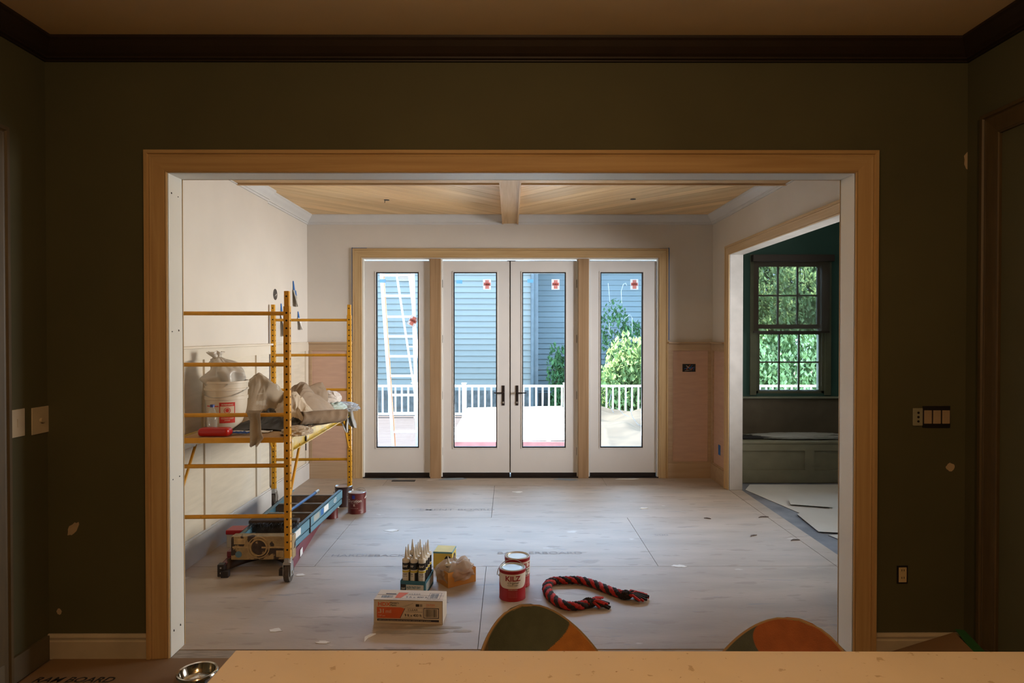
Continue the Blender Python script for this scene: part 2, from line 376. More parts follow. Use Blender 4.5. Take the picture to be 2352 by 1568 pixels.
smr = mat('grey_smear', (.32, .28, .235), .7, var=.12, scale=14)
for px, py, hw_, hh in ((960, 1441, .25, .016), (900, 1451, .09, .018), (985, 1451, .11, .020), (1062, 1449, .05, .014)):
    p = PF(px, py); n = 40; pts = []
    for i in range(n):
        a = 2*PI*i/n; c_, s_ = math.cos(a), math.sin(a)
        pts.append((p.x+hw_*math.copysign(abs(c_)**.5, c_)+.006*noise.noise(Vector((i*.9, px, 0))), p.y+hh*math.copysign(abs(s_)**.6, s_)+.006*noise.noise(Vector((i*.8, 3, px)))))
    MB().add([(x, y, .0011+.0001*(px % 3)) for x, y in pts], [tuple(range(n))]).build('grey_smear', smr, floor_r)
# --- far ceiling: diagonal planks in two bays
ceil_r = S(bx('ceiling', (XL, YB+.014, CF+.012), (XR, YW, CF+.1), mat('ceiling_batten', (.10, .06, .03), .8)))
for side in (-1, 1):
    x0, x1 = (XL, 0.0) if side < 0 else (0.0, XR)
    d = Vector((1, 1)).normalized() if side < 0 else Vector((-1, 1)).normalized()
    nrm = Vector((-d.y, d.x)); W = .134
    c = [Vector(q).dot(nrm) for q in ((x0, YB+.02), (x1, YB+.02), (x0, YW), (x1, YW))]; k = min(c)
    while k < max(c):
        a0, a1 = k+.0016, k+W-.0016; big = 12
        poly = [tuple(nrm*a0-d*big), tuple(nrm*a0+d*big), tuple(nrm*a1+d*big), tuple(nrm*a1-d*big)]
        poly = clip_rect(poly, x0, x1, YB+.02, YW)
        if len(poly) >= 3:
            dz = R.uniform(0, .0012); MB().prism(poly, CF+dz, CF+.012).build('plank', plankL if side < 0 else plankR, ceil_r)
        k += W
# beams
bw = .092; bz = P(1172, 514, YW).z
b = struct('trim_1', 'pale oak beam running from the doors along the ceiling middle')
MB().box((-bw, YB+.02, bz+.004), (bw, YW, CF)).build('beam_box', oak_y, b)
for s_ in (-1, 1): MB().box((s_*bw, YB+.02, bz-.004), (s_*(bw-.013), YW, bz+.02)).build('edge_strip', oak_y, b)
ty0, ty1, tz = 5.24, 5.42, 2.905
b = struct('trim_2', 'pale oak cross beam over the room with stepped edges')
for x0, x1 in ((XL, -bw), (bw, XR)):
    MB().box((x0, ty0, tz), (x1, ty1, CF)).build('beam_box', oak_x, b)
    MB().box((x0, ty0-.012, tz-.006), (x1, ty0+.02, tz+.016)).build('edge_strip', oak_x, b)
    MB().box((x0, ty1-.02, tz-.012), (x1, ty1+.014, tz+.016)).build('edge_strip', oak_x, b)
for px, py in ((888, 459), (1454, 457)):
    p = PF(px, py, CF); q = thing('ceiling_wire_hole', 'small dark hole with a wire in the plank ceiling, '+('left' if px < 1000 else 'right')+' of the beam', 'wiring hole', (p.x, p.y, CF))
    MB().cyl((0, 0, -.003), (0, 0, .004), .028, n=20).build('hole', black, q)
    if px < 1000: MB().tube([(-.012, 0, 0), (-.016, -.005, -.012), (-.018, -.004, -.03)], .003).build('wire', black, q)

# --- crown moulding (profile: projection, drop)
def crown(name, prof, walls, m, C0):
    """walls: list of ('y', X, sx, y0, y1, m0, m1) or ('x', Y, x0, x1, m0, m1); m = mitre sign at the ends"""
    for wl in walls:
        g = MB(); n = len(prof); vs = []
        for p, h in prof:
            if wl[0] == 'y': _, X, sx, y0, y1, m0, m1 = wl; vs += [(X+sx*p, y0+m0*p, C0-h), (X+sx*p, y1-m1*p, C0-h)]
            else: _, Y, sy, x0, x1, m0, m1 = wl; vs += [(x0+m0*p, Y+sy*p, C0-h), (x1-m1*p, Y+sy*p, C0-h)]
        g.add(vs, [(2*i, 2*i+1, 2*((i+1) % n)+1, 2*((i+1) % n)) for i in range(n)]+[tuple(range(0, 2*n, 2)), tuple(range(1, 2*n, 2))])
        S(g.build(name, m))
cp = [(0, 0), (.082, 0), (.082, .010), (.070, .020), (.055, .040), (.034, .062), (.024, .074), (.024, .084), (.012, .088), (.012, .104), (0, .104)]
crown('trim_3', cp, [('y', XN, 1, YB+.014, 6.10, 0, 0), ('y', XL, 1, 6.10, YW, 0, 1), ('x', YW, -1, XL, -bw, 1, 0), ('x', YW, -1, bw, XR, 0, 1), ('y', XR, -1, YB+.014, YW, 0, 1)], crownw, CF)
ck = [(0, 0), (.10, 0), (.10, .012), (.088, .020), (.07, .042), (.045, .066), (.030, .076), (.030, .084), (.016, .088), (.016, .094), (0, .094)]
crown('trim_4', ck, [('y', XK0, 1, -2.6, YA, 0, 1), ('x', YA, -1, XK0, XK1, 1, 1), ('y', XK1, -1, -2.6, YA, 0, 1)], darkcrown, CN)

# --- casings, mitred
def casing(name, mp, a0, a1, z0, zt, prof, mats, jamb=None):
    """mp(a, d, z) -> point; a0,a1 inner edges; prof (t outwards, depth) from the inner edge out"""
    r = struct(name); n = len(prof); ml, mh = mats
    for sg, a in ((-1, a0), (1, a1)):
        if a is None: continue
        vs = [];
        for t, d in prof: vs += [mp(a+sg*t, d, z0), mp(a+sg*t, d, zt+t)]
        MB().add(vs, [(2*i, 2*i+1, 2*((i+1) % n)+1, 2*((i+1) % n)) for i in range(n)]+[tuple(range(0, 2*n, 2))]).build('casing_leg', ml, r)
    vs = []
    for t, d in prof:
        vs += [mp((a0-t), d, zt+t), mp((a1+t), d, zt+t)]
    MB().add(vs, [(2*i, 2*i+1, 2*((i+1) % n)+1, 2*((i+1) % n)) for i in range(n)]).build('casing_head', mh, r)
    return r
cprof = lambda w: [(0, 0), (0, .012), (.006, .016), (.012, .012), (.016, .013), (w*.28, .015), (w*.68, .019), (w*.74, .021), (w*.80, .018), (w*.84, .027), (w*.98, .027), (w, .024), (w, 0)]
r = casing('trim_5', lambda a, d, z: (a, YA-d, z), OX0, OX1, 0, OZ, cprof(.112), (pop_z, pop_x))
j = struct('trim_6', 'white jamb boards lining the wide opening')
MB().box((OX0-.018, YA-.004, 0), (OX0, YB+.018, OZ)).build('jamb_leg', white, j); MB().box((OX1, YA-.004, 0), (OX1+.018, YB+.018, OZ)).build('jamb_leg', white, j)
MB().box((OX0-.018, YA-.004, OZ), (OX1+.018, YB+.018, OZ+.018)).build('jamb_head', white, j)
for zz in (.12, .9, 1.66, 2.36):
    for yy in (YA+.03, YA+.095): MB().cyl((OX0-.001, yy, zz+R.uniform(-.01, .01)), (OX0+.0012, yy, zz), .0035, n=8).build('screw_head', black, j)
r = casing('trim_7', lambda a, d, z: (a, YB+.014+d, z), OX0, OX1, 0, OZ, cprof(.10), (pop_z, pop_x))
# side-room opening
r = casing('trim_8', lambda a, d, z: (XR-d, a, z), RY0, RY1, 0, RZ, cprof(.10), (pine_z, pop_y))
j = struct('trim_9', 'white jamb of the opening to the side room'); white9 = mat('dull_white_jamb', (.52, .50, .48), .6)
for y0, y1 in ((RY0-.018, RY0), (RY1, RY1+.018)): MB().box((XR-.004, y0, 0), (XS+.004, y1, RZ)).build('jamb_leg', white9, j)
MB().box((XR-.004, RY0-.018, RZ), (XS+.004, RY1+.018, RZ+.018)).build('jamb_head', white9, j)
# French door casing
DX0, DX1, DZ = P(832, 800, YW).x, P(1513, 800, YW).x, P(1172, 592, YW).z
r = casing('trim_10', lambda a, d, z: (a, YW-d, z), DX0, DX1, 0, DZ, cprof(.105), (pop_z, pop_x))

# --- French door unit
dj = struct('trim_11', 'white door frame with timber mullions')
MB().box((DX0-.01, YW+.001, 0), (DX0+.018, YW+.13, DZ+.01)).build('frame_leg', white, dj); MB().box((DX1-.018, YW+.001, 0), (DX1+.01, YW+.13, DZ+.01)).build('frame_leg', white, dj)
MB().box((DX0+.018, YW+.001, DZ-.014), (DX1-.018, YW+.13, DZ+.01)).build('frame_head', white, dj)
mxs = [(P(988, 800, YW).x, P(1013, 800, YW).x), (P(1328, 800, YW).x, P(1352, 800, YW).x)]
for a, b_ in mxs:
    MB().box((a, YW-.02, 0), (b_, YW+.03, DZ-.012)).build('mullion', wood('mullion_wood_unlit', (.36, .23, .125), (.28, .17, .085), 'z'), dj, bevel=.002)  # darker than the casing poplar: unlit tone of the mullions put into the colour
    MB().box((a-.012, YW+.012, 0), (b_+.014, YW+.13, DZ-.012)).build('mullion_lining', white, dj)
MB().box((DX0, YW-.005, -.01), (DX1, YW+.16, .012)).build('sill', bronze, dj)
zb, zt_ = P(1172, 1086, YW).z, P(1172, 598.5, YW).z
gz0, gz1 = P(1172, 1028, YW+.03).z, P(1172, 625, YW+.03).z
def glazed(name, label, pxl, pxr, gl, gr):
    o = struct(name, label); xl, xr = P(pxl, 800, YW+.03).x, P(pxr, 800, YW+.03).x; a, b_ = P(gl, 800, YW+.03).x, P(gr, 800, YW+.03).x
    y0, y1 = YW+.028, YW+.072
    MB().box((xl, y0, zb), (a, y1, zt_)).build('stile', doorw, o); MB().box((b_, y0, zb), (xr, y1, zt_)).build('stile', doorw, o)
    MB().box((a, y0, zb), (b_, y1, gz0)).build('bottom_rail', doorw, o); MB().box((a, y0, gz1), (b_, y1, zt_)).build('top_rail', doorw, o)
    g = MB(); t = .011
    for (A, B) in (((a-t, gz0-t), (a, gz1+t)), ((b_, gz0-t), (b_+t, gz1+t)), ((a, gz0-t), (b_, gz0)), ((a, gz1), (b_, gz1+t))):
        g.box((A[0], y0-.006, A[1]), (B[0], y0+.002, B[1]))
    g.build('glazing_bead', doorw, o, bevel=.002)
    g = MB(); t = .012
    for (A, B) in (((a, gz0), (a+t, gz1)), ((b_-t, gz0), (b_, gz1)), ((a+t, gz0), (b_-t, gz0+t)), ((a+t, gz1-t), (b_-t, gz1))):
        g.box((A[0], y0+.002, A[1]), (B[0], y1-.004, B[1]))
    g.build('gasket', black, o)
    MB().box((a+.006, y0+.02, gz0+.006), (b_-.006, y0+.024, gz1-.006)).build('glass_pane', pane, o)
    MB().box((xl+.002, y0+.002, .012), (xr-.002, y1, zb-.003)).build('door_sweep', bronze, o)
    return o, xl, xr, a, b_
doors = []
doors.append(glazed('door_1', 'left fixed sidelight of the French doors with narrow glass', 837, 987, 864, 962))
doors.append(glazed('door_2', 'left French door leaf with lever handle', 1015, 1171.3, 1041.5, 1141.5))
doors.append(glazed('door_3', 'right French door leaf with lever handle', 1173, 1326, 1199, 1299.5))
doors.append(glazed('door_4', 'right fixed sidelight of the French doors with scribbled glass', 1355, 1507, 1378.5, 1476.5))
redst, inkm = mat('pale_blue_print', (.20, .42, .72), .6), mat('ink_black', (.015, .012, .012), .5)
stw = sheer('sticker_white', (.95, .92, .90), .93); pinks = sheer('pink_print', (1.0, .38, .28), .62)
def sticker(par, px, py, rot=0, w=.092, h=.12):
    p = P(px, py, YW+.045); M = frame_M((p.x, YW+.0465, p.z), (math.cos(rot), 0, math.sin(rot)), (-math.sin(rot), 0, math.cos(rot)))
    MB().box((-w/2, -h/2, 0), (w/2, h/2, .0006), M).build('sticker', stw, par)
    MB().box((-w*.22, -h*.42, .0007), (w*.26, h*.42, .0011), M).box((-w*.42, -h*.12, .0007), (w*.45, h*.18, .0011), M).build('sticker_cross', pinks, par)
    v, f = text_geo('NRR', .026, .01, sx=1.25); MB().add(v, f, M @ Matrix.Translation((0, -.008, .0014))).build('sticker_lettering', inkm, par)
sticker(doors[0][0], 948, 737, -.5); sticker(doors[1][0], 1118.5, 653); sticker(doors[2][0], 1276, 653); sticker(doors[3][0], 1457, 653)
for o, px, py in ((doors[0][0], 879, 645), (doors[1][0], 1055, 647), (doors[2][0], 1218, 645)):
    p = P(px, py, YW+.045); q = MB().box((p.x-.034, YW+.045, p.z-.02), (p.x+.034, YW+.0466, p.z+.02)); q.build('blue_label', sheer('pale_blue_film', (.25, .55, .85), .75), o)
# marker scribbles on the right pane
mk = sheer('white_marker', (1, 1, 1), .9)
for pts in ([(1397, 650), (1399, 672), (1401, 694)], [(1428, 696), (1427, 668), (1432, 652), (1437, 650), (1440, 656)], [(1400, 742), (1399, 762), (1403, 771)], [(1434, 732), (1447, 722), (1452, 730), (1452, 768)],
            [(1403, 905), (1399, 930), (1410, 948)], [(1420, 937), (1432, 951), (1446, 957)], [(1447, 938), (1453, 958), (1464, 973), (1473, 979)]):
    MB().tube([P(x, y, YW+.0545) for x, y in pts], .003, 6).build('marker_line', mk, doors[3][0])
# astragal, handles, hinges
MB().box((P(1171.2, 800, YW).x, YW+.024, zb), (P(1173, 800, YW).x, YW+.06, zt_)).build('meeting_gap', black, doors[1][0])
MB().box((P(1165, 600, YW).x, YW+.022, zt_-.004), (P(1184, 600, YW).x, YW+.04, zt_+.004)).build('head_bolt', black, doors[1][0])
for idx, pc, sg in ((1, 1156, -1), (2, 1187.5, 1)):
    o = doors[idx][0]; p = P(pc, 908, YW+.02); z0, z1 = P(pc, 931, YW+.02).z, P(pc, 885, YW+.02).z
    h = MB().box((p.x-.016, YW+.020, z0), (p.x+.016, YW+.028, z1)).build('handle_plate', bronze, o, bevel=.003)
    zc = P(pc, 902, YW).z
    MB().cyl((p.x, YW+.02, zc), (p.x, YW-.025, zc), .012).tube([(p.x, YW-.022, zc), (p.x+sg*.04, YW-.026, zc), (p.x+sg*.08, YW-.026, zc+.001), (p.x+sg*.105, YW-.02, zc+.004)], [.009, .009, .008, .007]).build('lever', bronze, h, smooth=True)
    MB().cyl((p.x, YW+.021, z0+.035), (p.x, YW+.012, z0+.035), .011).build('lock_cylinder', steel, h)
for o, px in ((doors[1][0], 1014), (doors[2][0], 1327)):
    for py in (651, 778, 908, 1037):
        z = P(px, py, YW).z; x = P(px, py, YW).x; MB().cyl((x, YW+.02, z-.052), (x, YW+.02, z+.052), .008, n=10).box((x-.012, YW+.024, z-.045), (x+.012, YW+.03, z+.045)).build('hinge', black, o)

# --- wainscot
zc_ = P(1600, 785, YW).z
def wains_back(x0, x1, nm, lab):
    r = struct(nm, lab)
    MB().box((x0, YW-.006, .16), (x1, YW, zc_-.09)).build('panel', mdf, r)
    MB().box((x0, YW-.022, zc_-.10), (x1, YW, zc_-.018)).build('top_rail', mdfx, r)
    MB().box((x0, YW-.05, zc_-.018), (x1, YW, zc_)).build('cap', mdfx, r, bevel=.004)
    for a, b_ in ((x0, x0+.055), (x1-.055, x1)): MB().box((a, YW-.018, .18), (b_, YW, zc_-.10)).build('stile', mdfx, r)
    MB().box((x0, YW-.024, 0), (x1, YW, .175)).box((x0, YW-.016, .175), (x1, YW, .19)).build('base', mdfx, r)
    return r
cxl, cxr = DX0-.105, DX1+.105
wains_back(XL, cxl, 'baseboard_back', 'raw wood wainscot left of the French doors')
wains_back(cxr, XR, 'baseboard_back', 'raw wood wainscot right of the French doors')
def wains_side(X, sx, y0, y1, ys, nm, lab, ms):
    pn, rl, bs = ms; r = struct(nm, lab)
    def q(a, b_, z0, z1, t, n, m, bev=0): MB().box((X, a, z0), (X+sx*t, b_, z1)).build(n, m, r, bevel=bev)
    q(y0, y1, .16, zc_-.09, .006, 'panel', pn); q(y0, y1, zc_-.10, zc_-.018, .022, 'top_rail', rl); q(y0, y1, zc_-.018, zc_, .05 if X == XN or sx < 0 else .026, 'cap', rl, .004)
    q(y0, y1, 0, .175, .024, 'base', bs); q(y0, y1, .175, .19, .014, 'base_cap', bs)
    for y in ys: q(y, y+.09, .19, zc_-.10, .020, 'stile', rl)
    return r
wains_side(XN, 1, YB+.12, 6.10, [3.6, PX(465, 1000, XN).y, PX(585, 1000, XN).y], 'baseboard_left', 'primed wainscot with tall base along the left wall', (wsp, wsc, wsbase))
wains_side(XL, 1, 6.10, YW-.024, [PX(668, 900, XL).y-.05, YW-.12], 'baseboard_left', 'far recessed end of the left wainscot', (wsp, wsc, wsbase))
wains_side(XR, -1, RY1+.105, YW-.024, [YW-.08], 'baseboard_right', 'raw wood wainscot beside the side opening', (mdf, mdfx, mdfx))
# blue tape round the door casing
t = thing('masking_tape', 'blue masking tape stuck along the French door casing edge', 'tape')
ex0, ex1 = DX0-.105, DX1+.105; ez = DZ+.105
MB().box((ex0-.012, YW-.0015, zc_+.02), (ex0+.0, YW, ez+.01)).box((ex0-.012, YW-.0015, ez), (ex0+.16, YW, ez+.008)).build('left_strip', bluetape, t)
MB().box((ex1, YW-.0015, zc_+.02), (ex1+.014, YW, ez+.01)).box((ex1-.1, YW-.0015, ez), (ex1+.014, YW, ez+.006)).build('right_strip', bluetape, t)

# --- side room window, sill, bench
win = struct('window_1', 'dark green sash window of the side room')
gm = mat('olive_window_paint', (.085, .095, .06), .5)
for a, b_ in ((wx0-.075, wx0), (wx1, wx1+.075)): MB().box((a, SY-.022, wz0-.02), (b_, SY, wz1+.08)).build('casing_leg', gm, win, bevel=.003)
MB().box((wx0, SY-.022, wz1), (wx1, SY, wz1+.08)).build('casing_head', gm, win)
MB().box((XS+.03, SY-.05, zs), (4.8, SY, zs+.022)).build('window_sill', mat('sill_paint', (.22, .24, .19), .35), win, bevel=.004)
for a, b_, c_, d_ in ((wx0, wx0+.03, wz0, wz1), (wx1-.03, wx1, wz0, wz1), (wx0, wx1, wz0, wz0+.03), (wx0, wx1, wz1-.03, wz1)):
    MB().box((a, SY, c_), (b_, SY+.13, d_)).build('sash_frame', gm, win)
def sash(pxl, pxr, pyb, pyt, Y, nm):
    x0, x1 = P(pxl, 800, Y).x, P(pxr, 800, Y).x; z0, z1 = P(1800, pyb, Y).z, P(1800, pyt, Y).z; fr = .05; th = .035
    g = MB().box((max(wx0+.031, x0-fr), Y, z0-fr), (x0, Y+th, z1+.03)).box((x1, Y, z0-fr), (min(wx1-.031, x1+fr), Y+th, z1+.03)).box((x0, Y, z0-fr), (x1, Y+th, z0)).box((x0, Y, z1), (x1, Y+th, z1+.03))
    s_ = g.build(nm, gm, win)
    for i in (1, 2): x = x0+(x1-x0)*i/3; MB().box((x-.009, Y+.004, z0), (x+.009, Y+.03, z1)).build('muntin', gm, s_)
    z = (z0+z1)/2; MB().box((x0, Y+.004, z-.009), (x1, Y+.03, z+.009)).build('muntin', gm, s_)
    MB().box((x0, Y+.016, z0), (x1, Y+.019, z1)).build('glass_pane', pane, s_)
sash(1745, 1881, 895, 768, SY+.03, 'lower_sash'); sash(1742, 1877, 745, 612, SY+.08, 'upper_sash')
sh = thing('roller_shade', 'dark brown mesh roller shade half down over side window', 'shade', (0, 0, 0))
a, b_ = P(1728, 590, 7.58), P(1915, 590, 7.58)
MB().box((a.x, 7.55, P(1800, 600, 7.58).z), (b_.x, 7.63, P(1800, 585, 7.58).z)).build('valance', mat('shade_brown', (.02, .014, .01), .6), sh, bevel=.004)
MB().grid(lambda u, v: (P(1732, 700, 7.58).x+u*(P(1907, 700, 7.58).x-P(1732, 700, 7.58).x), 7.595, P(1800, 763, 7.58).z+v*(P(1800, 600, 7.58).z-P(1800, 763, 7.58).z)), 2, 2).build('mesh_fabric', sheer('shade_mesh', (.05, .034, .022), .80), sh)
z = P(1800, 762, 7.58).z; MB().box((P(1732, 700, 7.58).x, 7.59, z-.012), (P(1907, 700, 7.58).x, 7.60, z+.012)).build('hem_bar', MATS['shade_brown'], sh)
# window bench
by = 7.15; bt = PF(1800, 1108).y
by = bt; zt2 = P(1800, 1018, by).z
bench = struct('trim_12', 'built-in panelled window bench in the side room'); bm_ = mat('bench_paint', (.18, .175, .12), .55)
MB().box((XS+.0, by, 0), (4.8, SY-.012, zt2)).build('bench_body', bm_, bench)
MB().box((XS+.0, by-.02, zt2-.0), (4.8, SY-.012, zt2+.025)).build('bench_top', bm_, bench, bevel=.003)
for a, b_ in ((XS+.0, XS+.06), (P(1848, 1050, by).x, P(1870, 1050, by).x), (4.4, 4.5)): MB().box((a, by-.012, .14), (b_, by, zt2-.08)).build('bench_stile', bm_, bench)
MB().box((XS+.0, by-.012, 0), (4.8, by, .14)).build('bench_base', bm_, bench); MB().box((XS+.0, by-.012, zt2-.08), (4.8, by, zt2)).build('bench_rail', bm_, bench)
def soft(n_): return 1-2*math.sqrt(n_*n_+.006)
def crumple(cx, cy, cz, sx, sy, sz, amp, seed, n=26, ridge=3.0, flat=True, st=(.8, 1.5, 2.0)):
    n = max(n, 44)
    def fn(u, v):
        a, b_ = 2*PI*u, PI*v
        d = Vector((math.cos(a)*math.sin(b_), math.sin(a)*math.sin(b_), math.cos(b_))); w_ = Vector((d.x*st[0], d.y*st[1], d.z*st[2]))
        w_ = w_+Vector((noise.noise(d*1.7+Vector((seed, 3, 1))), noise.noise(d*1.7+Vector((1, seed, 5))), noise.noise(d*1.7+Vector((2, 7, seed)))))*.6
        k = 1+amp*.75*soft(noise.noise(w_*ridge*.62+Vector((seed, 0, 0))))+amp*.30*soft(noise.noise(w_*ridge*1.5+Vector((0, seed, 0))))
        z = d.z*sz*k
        if flat: z = max(z, -sz*.35)
        return (cx+d.x*sx*k, cy+d.y*sy*k, cz+z)
    return MB().grid(fn, n*2, n)
p = P(1815, 1008, by+.25)
crumple(0, 0, 0, .52, .14, .03, .35, 4).build('plastic_sheet', sheer('pale_film', (.50, .52, .50), .9), None, smooth=True, loc=(p.x+.1, by+.22, zt2+.045))
tag(bpy.context.scene.objects['plastic_sheet'], 'crumpled pale plastic sheet lying on the window bench', 'sheet')
g = MB().prism([(-.2, -.08), (.16, -.07), (.2, 0), (.12, .06), (-.2, .05)], 0, .035).build('black_tool_bag', black, None, loc=(P(1740, 1005, by+.2).x, by+.18, zt2+.026), bevel=.01)
tag(g, 'flat black bag lying at the left of the window bench', 'bag')

# --- kitchen baseboards, side trims
kb = mat('kitchen_baseboard_white', (.45, .40, .32), .5)
bprof = [(0, 0), (.018, 0), (.018, .088), (.013, .094), (.013, .102), (.018, .106), (.018, .112), (.008, .124), (0, .124)]
def baseb(name, Y, x0, x1, m):
    vs = [];
    for p_, h in bprof: vs += [(x0, Y-p_, h), (x1, Y-p_, h)]
    n = len(bprof); S(MB().add(vs, [(2*i, 2*i+1, 2*((i+1) % n)+1, 2*((i+1) % n)) for i in range(n)]+[tuple(range(0, 2*n, 2)), tuple(range(1, 2*n, 2))]).build(name, m))
baseb('baseboard_front', YA, XK0, OX0-.112, kb); baseb('baseboard_front', YA, OX1+.112, XK1, kb)
S(bx('baseboard_left', (XK0, -2.6, 0), (XK0+.018, YA-.02, .124), mat('dark_base', (.10, .08, .05), .6), bevel=.003))  # side baseboards in a darker brown than the front ones
S(bx('baseboard_right', (XK1-.018, -2.6, 0), (XK1, YA-.02, .124), MATS['dark_base'], bevel=.003))
for X, sx, y1, zt3, nm in ((XK0, 1, PX(14, 800, XK0).y, PX(8, 292, XK0).z, 'trim_13'), (XK1, -1, PX(2258, 800, XK1).y, PX(2275, 262, XK1).z, 'trim_14')):
    casing(nm, lambda a, d, z, X=X, sx=sx: (X+sx*d, a, z), y1-1.1, y1-.112, 0, zt3-.112, cprof(.112), (darktrim, darktrim))

# ================================================================== OUTSIDE
gr = mat('ground_earth', (.12, .12, .07), .9, var=.3, scale=2)
bx('ground', (-30, 7.6, -1.5), (30, 60, -1.4), gr)['kind'] = 'structure'
DKZ = -.25
deck = struct('floor_outside', 'weathered timber deck outside the French doors')
deck.name = 'floor'
g = MB(); y = 7.56
while y < 14.9: g.box((-7, y, DKZ-.03), (7, y+.135, DKZ)); y += .141
g.build('deck_board', wood('deck_wood', (.062, .05, .049), (.042, .032, .032), 'x', rough=.7), deck, kind='stuff')
# railing
ry = 14.7; rl = thing('deck_railing', 'white deck railing with slim balusters in front of the house', 'railing', (0, ry, DKZ))
rw = mat('railing_white', (.85, .85, .84), .5)
zt5 = P(1172, 884, ry).z-DKZ
MB().box((-7, -.04, zt5-.045), (7, .04, zt5)).build('top_rail', rw, rl); MB().box((-7, -.03, .06), (7, .03, .10)).build('bottom_rail', rw, rl)
x = -7; bal = None
while x < 7:
    if bal is None: bal = MB().box((-.018, -.018, .10), (.018, .018, zt5-.045)).build('baluster', rw, rl)
    else: q = bal.copy(); C.objects.link(q)
    (bal if x == -7 else q).location = (x, 0, 0); x += .146
for px in (1066, 1299, 620, 1700, 1960):
    x = P(px, 900, ry).x; MB().box((x-.045, -.045, -.25), (x+.045, .045, zt5+.03)).box((x-.055, -.055, zt5+.03), (x+.055, .055, zt5+.05)).build('post', rw, rl)
# neighbouring house
hy, cx = 17.0, P(1236, 800, 17.0).x
hs = thing('house', 'blue grey clapboard house behind the deck railing', 'house', (0, 0, 0))
sid = mat('blue_grey_siding', (.165, .182, .178), .7, var=.05, scale=1, objvar=.05)
sid2 = mat('blue_grey_siding_recess', (.17, .215, .245), .7, var=.05, scale=1, objvar=.05)
z0h = P(1100, 896, hy).z; EXP = .152
def siding(x0, x1, Y, z0, z1, m, y1=None):
    z = z0; row = None
    n = 0
    while z < z1:
        if row is None:
            row = MB().add([(x0, -.034, 0), (x1, -.034, 0), (x1, .02, 0), (x0, .02, 0), (x0, -.004, EXP+.012), (x1, -.004, EXP+.012), (x1, .02, EXP+.012), (x0, .02, EXP+.012)], [(0,3,2,1),(4,5,6,7),(0,1,5,4),(1,2,6,5),(2,3,7,6),(3,0,4,7)]).build('siding_board', m, hs); o = row
        else: o = row.copy(); C.objects.link(o)
        o.location = (0, Y, z); z += EXP; n += 1
siding(-9, cx-.12, hy, z0h, 4.3, sid); siding(cx+.02, 5.2, hy+1.6, z0h-.3, 4.3, sid2)
MB().box((-9, hy+.02, -1.45), (cx, hy+6, 4.4)).box((cx, hy+1.62, -1.45), (5.2, hy+6, 4.4)).build('house_body', sid2, hs)
tr = mat('house_trim', (.085, .11, .13), .6)
MB().box((cx-.12, hy-.03, -1.4), (cx+.0, hy+1.6, 4.3)).build('corner_board', tr, hs)
MB().cyl((P(1223, 800, hy).x, hy-.07, -1.2), (P(1223, 800, hy).x, hy-.07, 4.2), .05, n=12).build('downspout', tr, hs)
MB().box((-9, hy-.05, 4.3), (5.5, hy+6, 4.5)).build('eave', tr, hs)
vt = MB(); p = P(929, 640, hy-.05)
for i in range(4): vt.box((p.x-.14, hy-.06, p.z-.05+i*.035), (p.x+.14, hy-.03, p.z-.03+i*.035))
vt.build('louvre_vent', mat('vent_white', (.6, .6, .58), .6), hs)
MB().box((-9, hy-.08, -1.4), (cx-.1, hy-.02, z0h)).build('foundation_skirt', mat('grey_lattice', (.075, .08, .085), .8, var=.35, scale=9), hs)
MB().box((cx, hy+1.4, -1.4), (5.2, hy+1.5, z0h-.2)).build('foundation_skirt', MATS['grey_lattice'], hs)
# white board platform on red frame
pf = thing('board_platform', 'large white board platform on a low red frame on the deck', 'platform', (0, 0, DKZ))
bwht = mat('sunlit_white_board', (.82, .80, .77), .7, var=.04, scale=2)
zp = .27
a = [PF(x, y, DKZ+zp) for x, y in ((1030, 936), (1345, 932), (1345, 1008), (1030, 1012))]
bw2 = MB().prism([(a[3].x, a[3].y), (a[2].x-.0, a[2].y), (a[2].x, a[1].y), (a[3].x, a[0].y)], zp-.02, zp).build('white_board', bwht, pf)
redp = mat('red_frame_paint', (.75, .30, .27), .6)
MB().box((a[3].x, a[3].y+.02, zp-.10), (a[2].x, a[3].y+.06, zp-.02)).box((a[3].x, a[0].y-.06, zp-.10), (a[2].x, a[0].y-.02, zp-.02)).build('frame_rail', redp, pf)
for i in range(5):
    x = a[3].x+.1+(a[2].x-a[3].x-.2)*i/4; MB().box((x-.03, a[3].y+.03, 0), (x+.03, a[3].y+.09, zp-.02)).build('leg', bwht, pf); MB().box((x-.03, a[0].y-.12, 0), (x+.03, a[0].y-.06, zp-.02)).build('leg', bwht, pf)
# red painted edging board nearer the doors
e = MB().box((-3.6, 10.3, DKZ), (2.4, 10.42, DKZ+.07)).build('edging_board', redp); tag(e, 'long red painted board lying across the near deck', 'board')
# tan tarp mound to the right
def tarp(u, v):
    x = 1.25+2.6*u; y = 9.2+4.6*v
    h = .42*min(1, u*9)*min(1, (1-u)*7)*min(1, v*3+.05)*min(1, (1-v)*8)
    wv = noise.noise(Vector((x*1.1, y*2.2, 3)))*.14-math.sqrt(noise.noise(Vector((x*.9+y*.5, y*1.7, 7)))**2+.002)*.30
    return (x, y, DKZ+.012+max(0, h*(1+wv*2)+wv*.5*min(1, u*9)*min(1, (1-u)*9)))
tp = MB().grid(tarp, 70, 90).build('tarp', mat('tan_tarp', (.036, .027, .017), .8, var=.25, scale=3, stretch=(1, 3, 1)), smooth=True)
tag(tp, 'wrinkled tan tarp covering a stack on the deck right side', 'tarp')
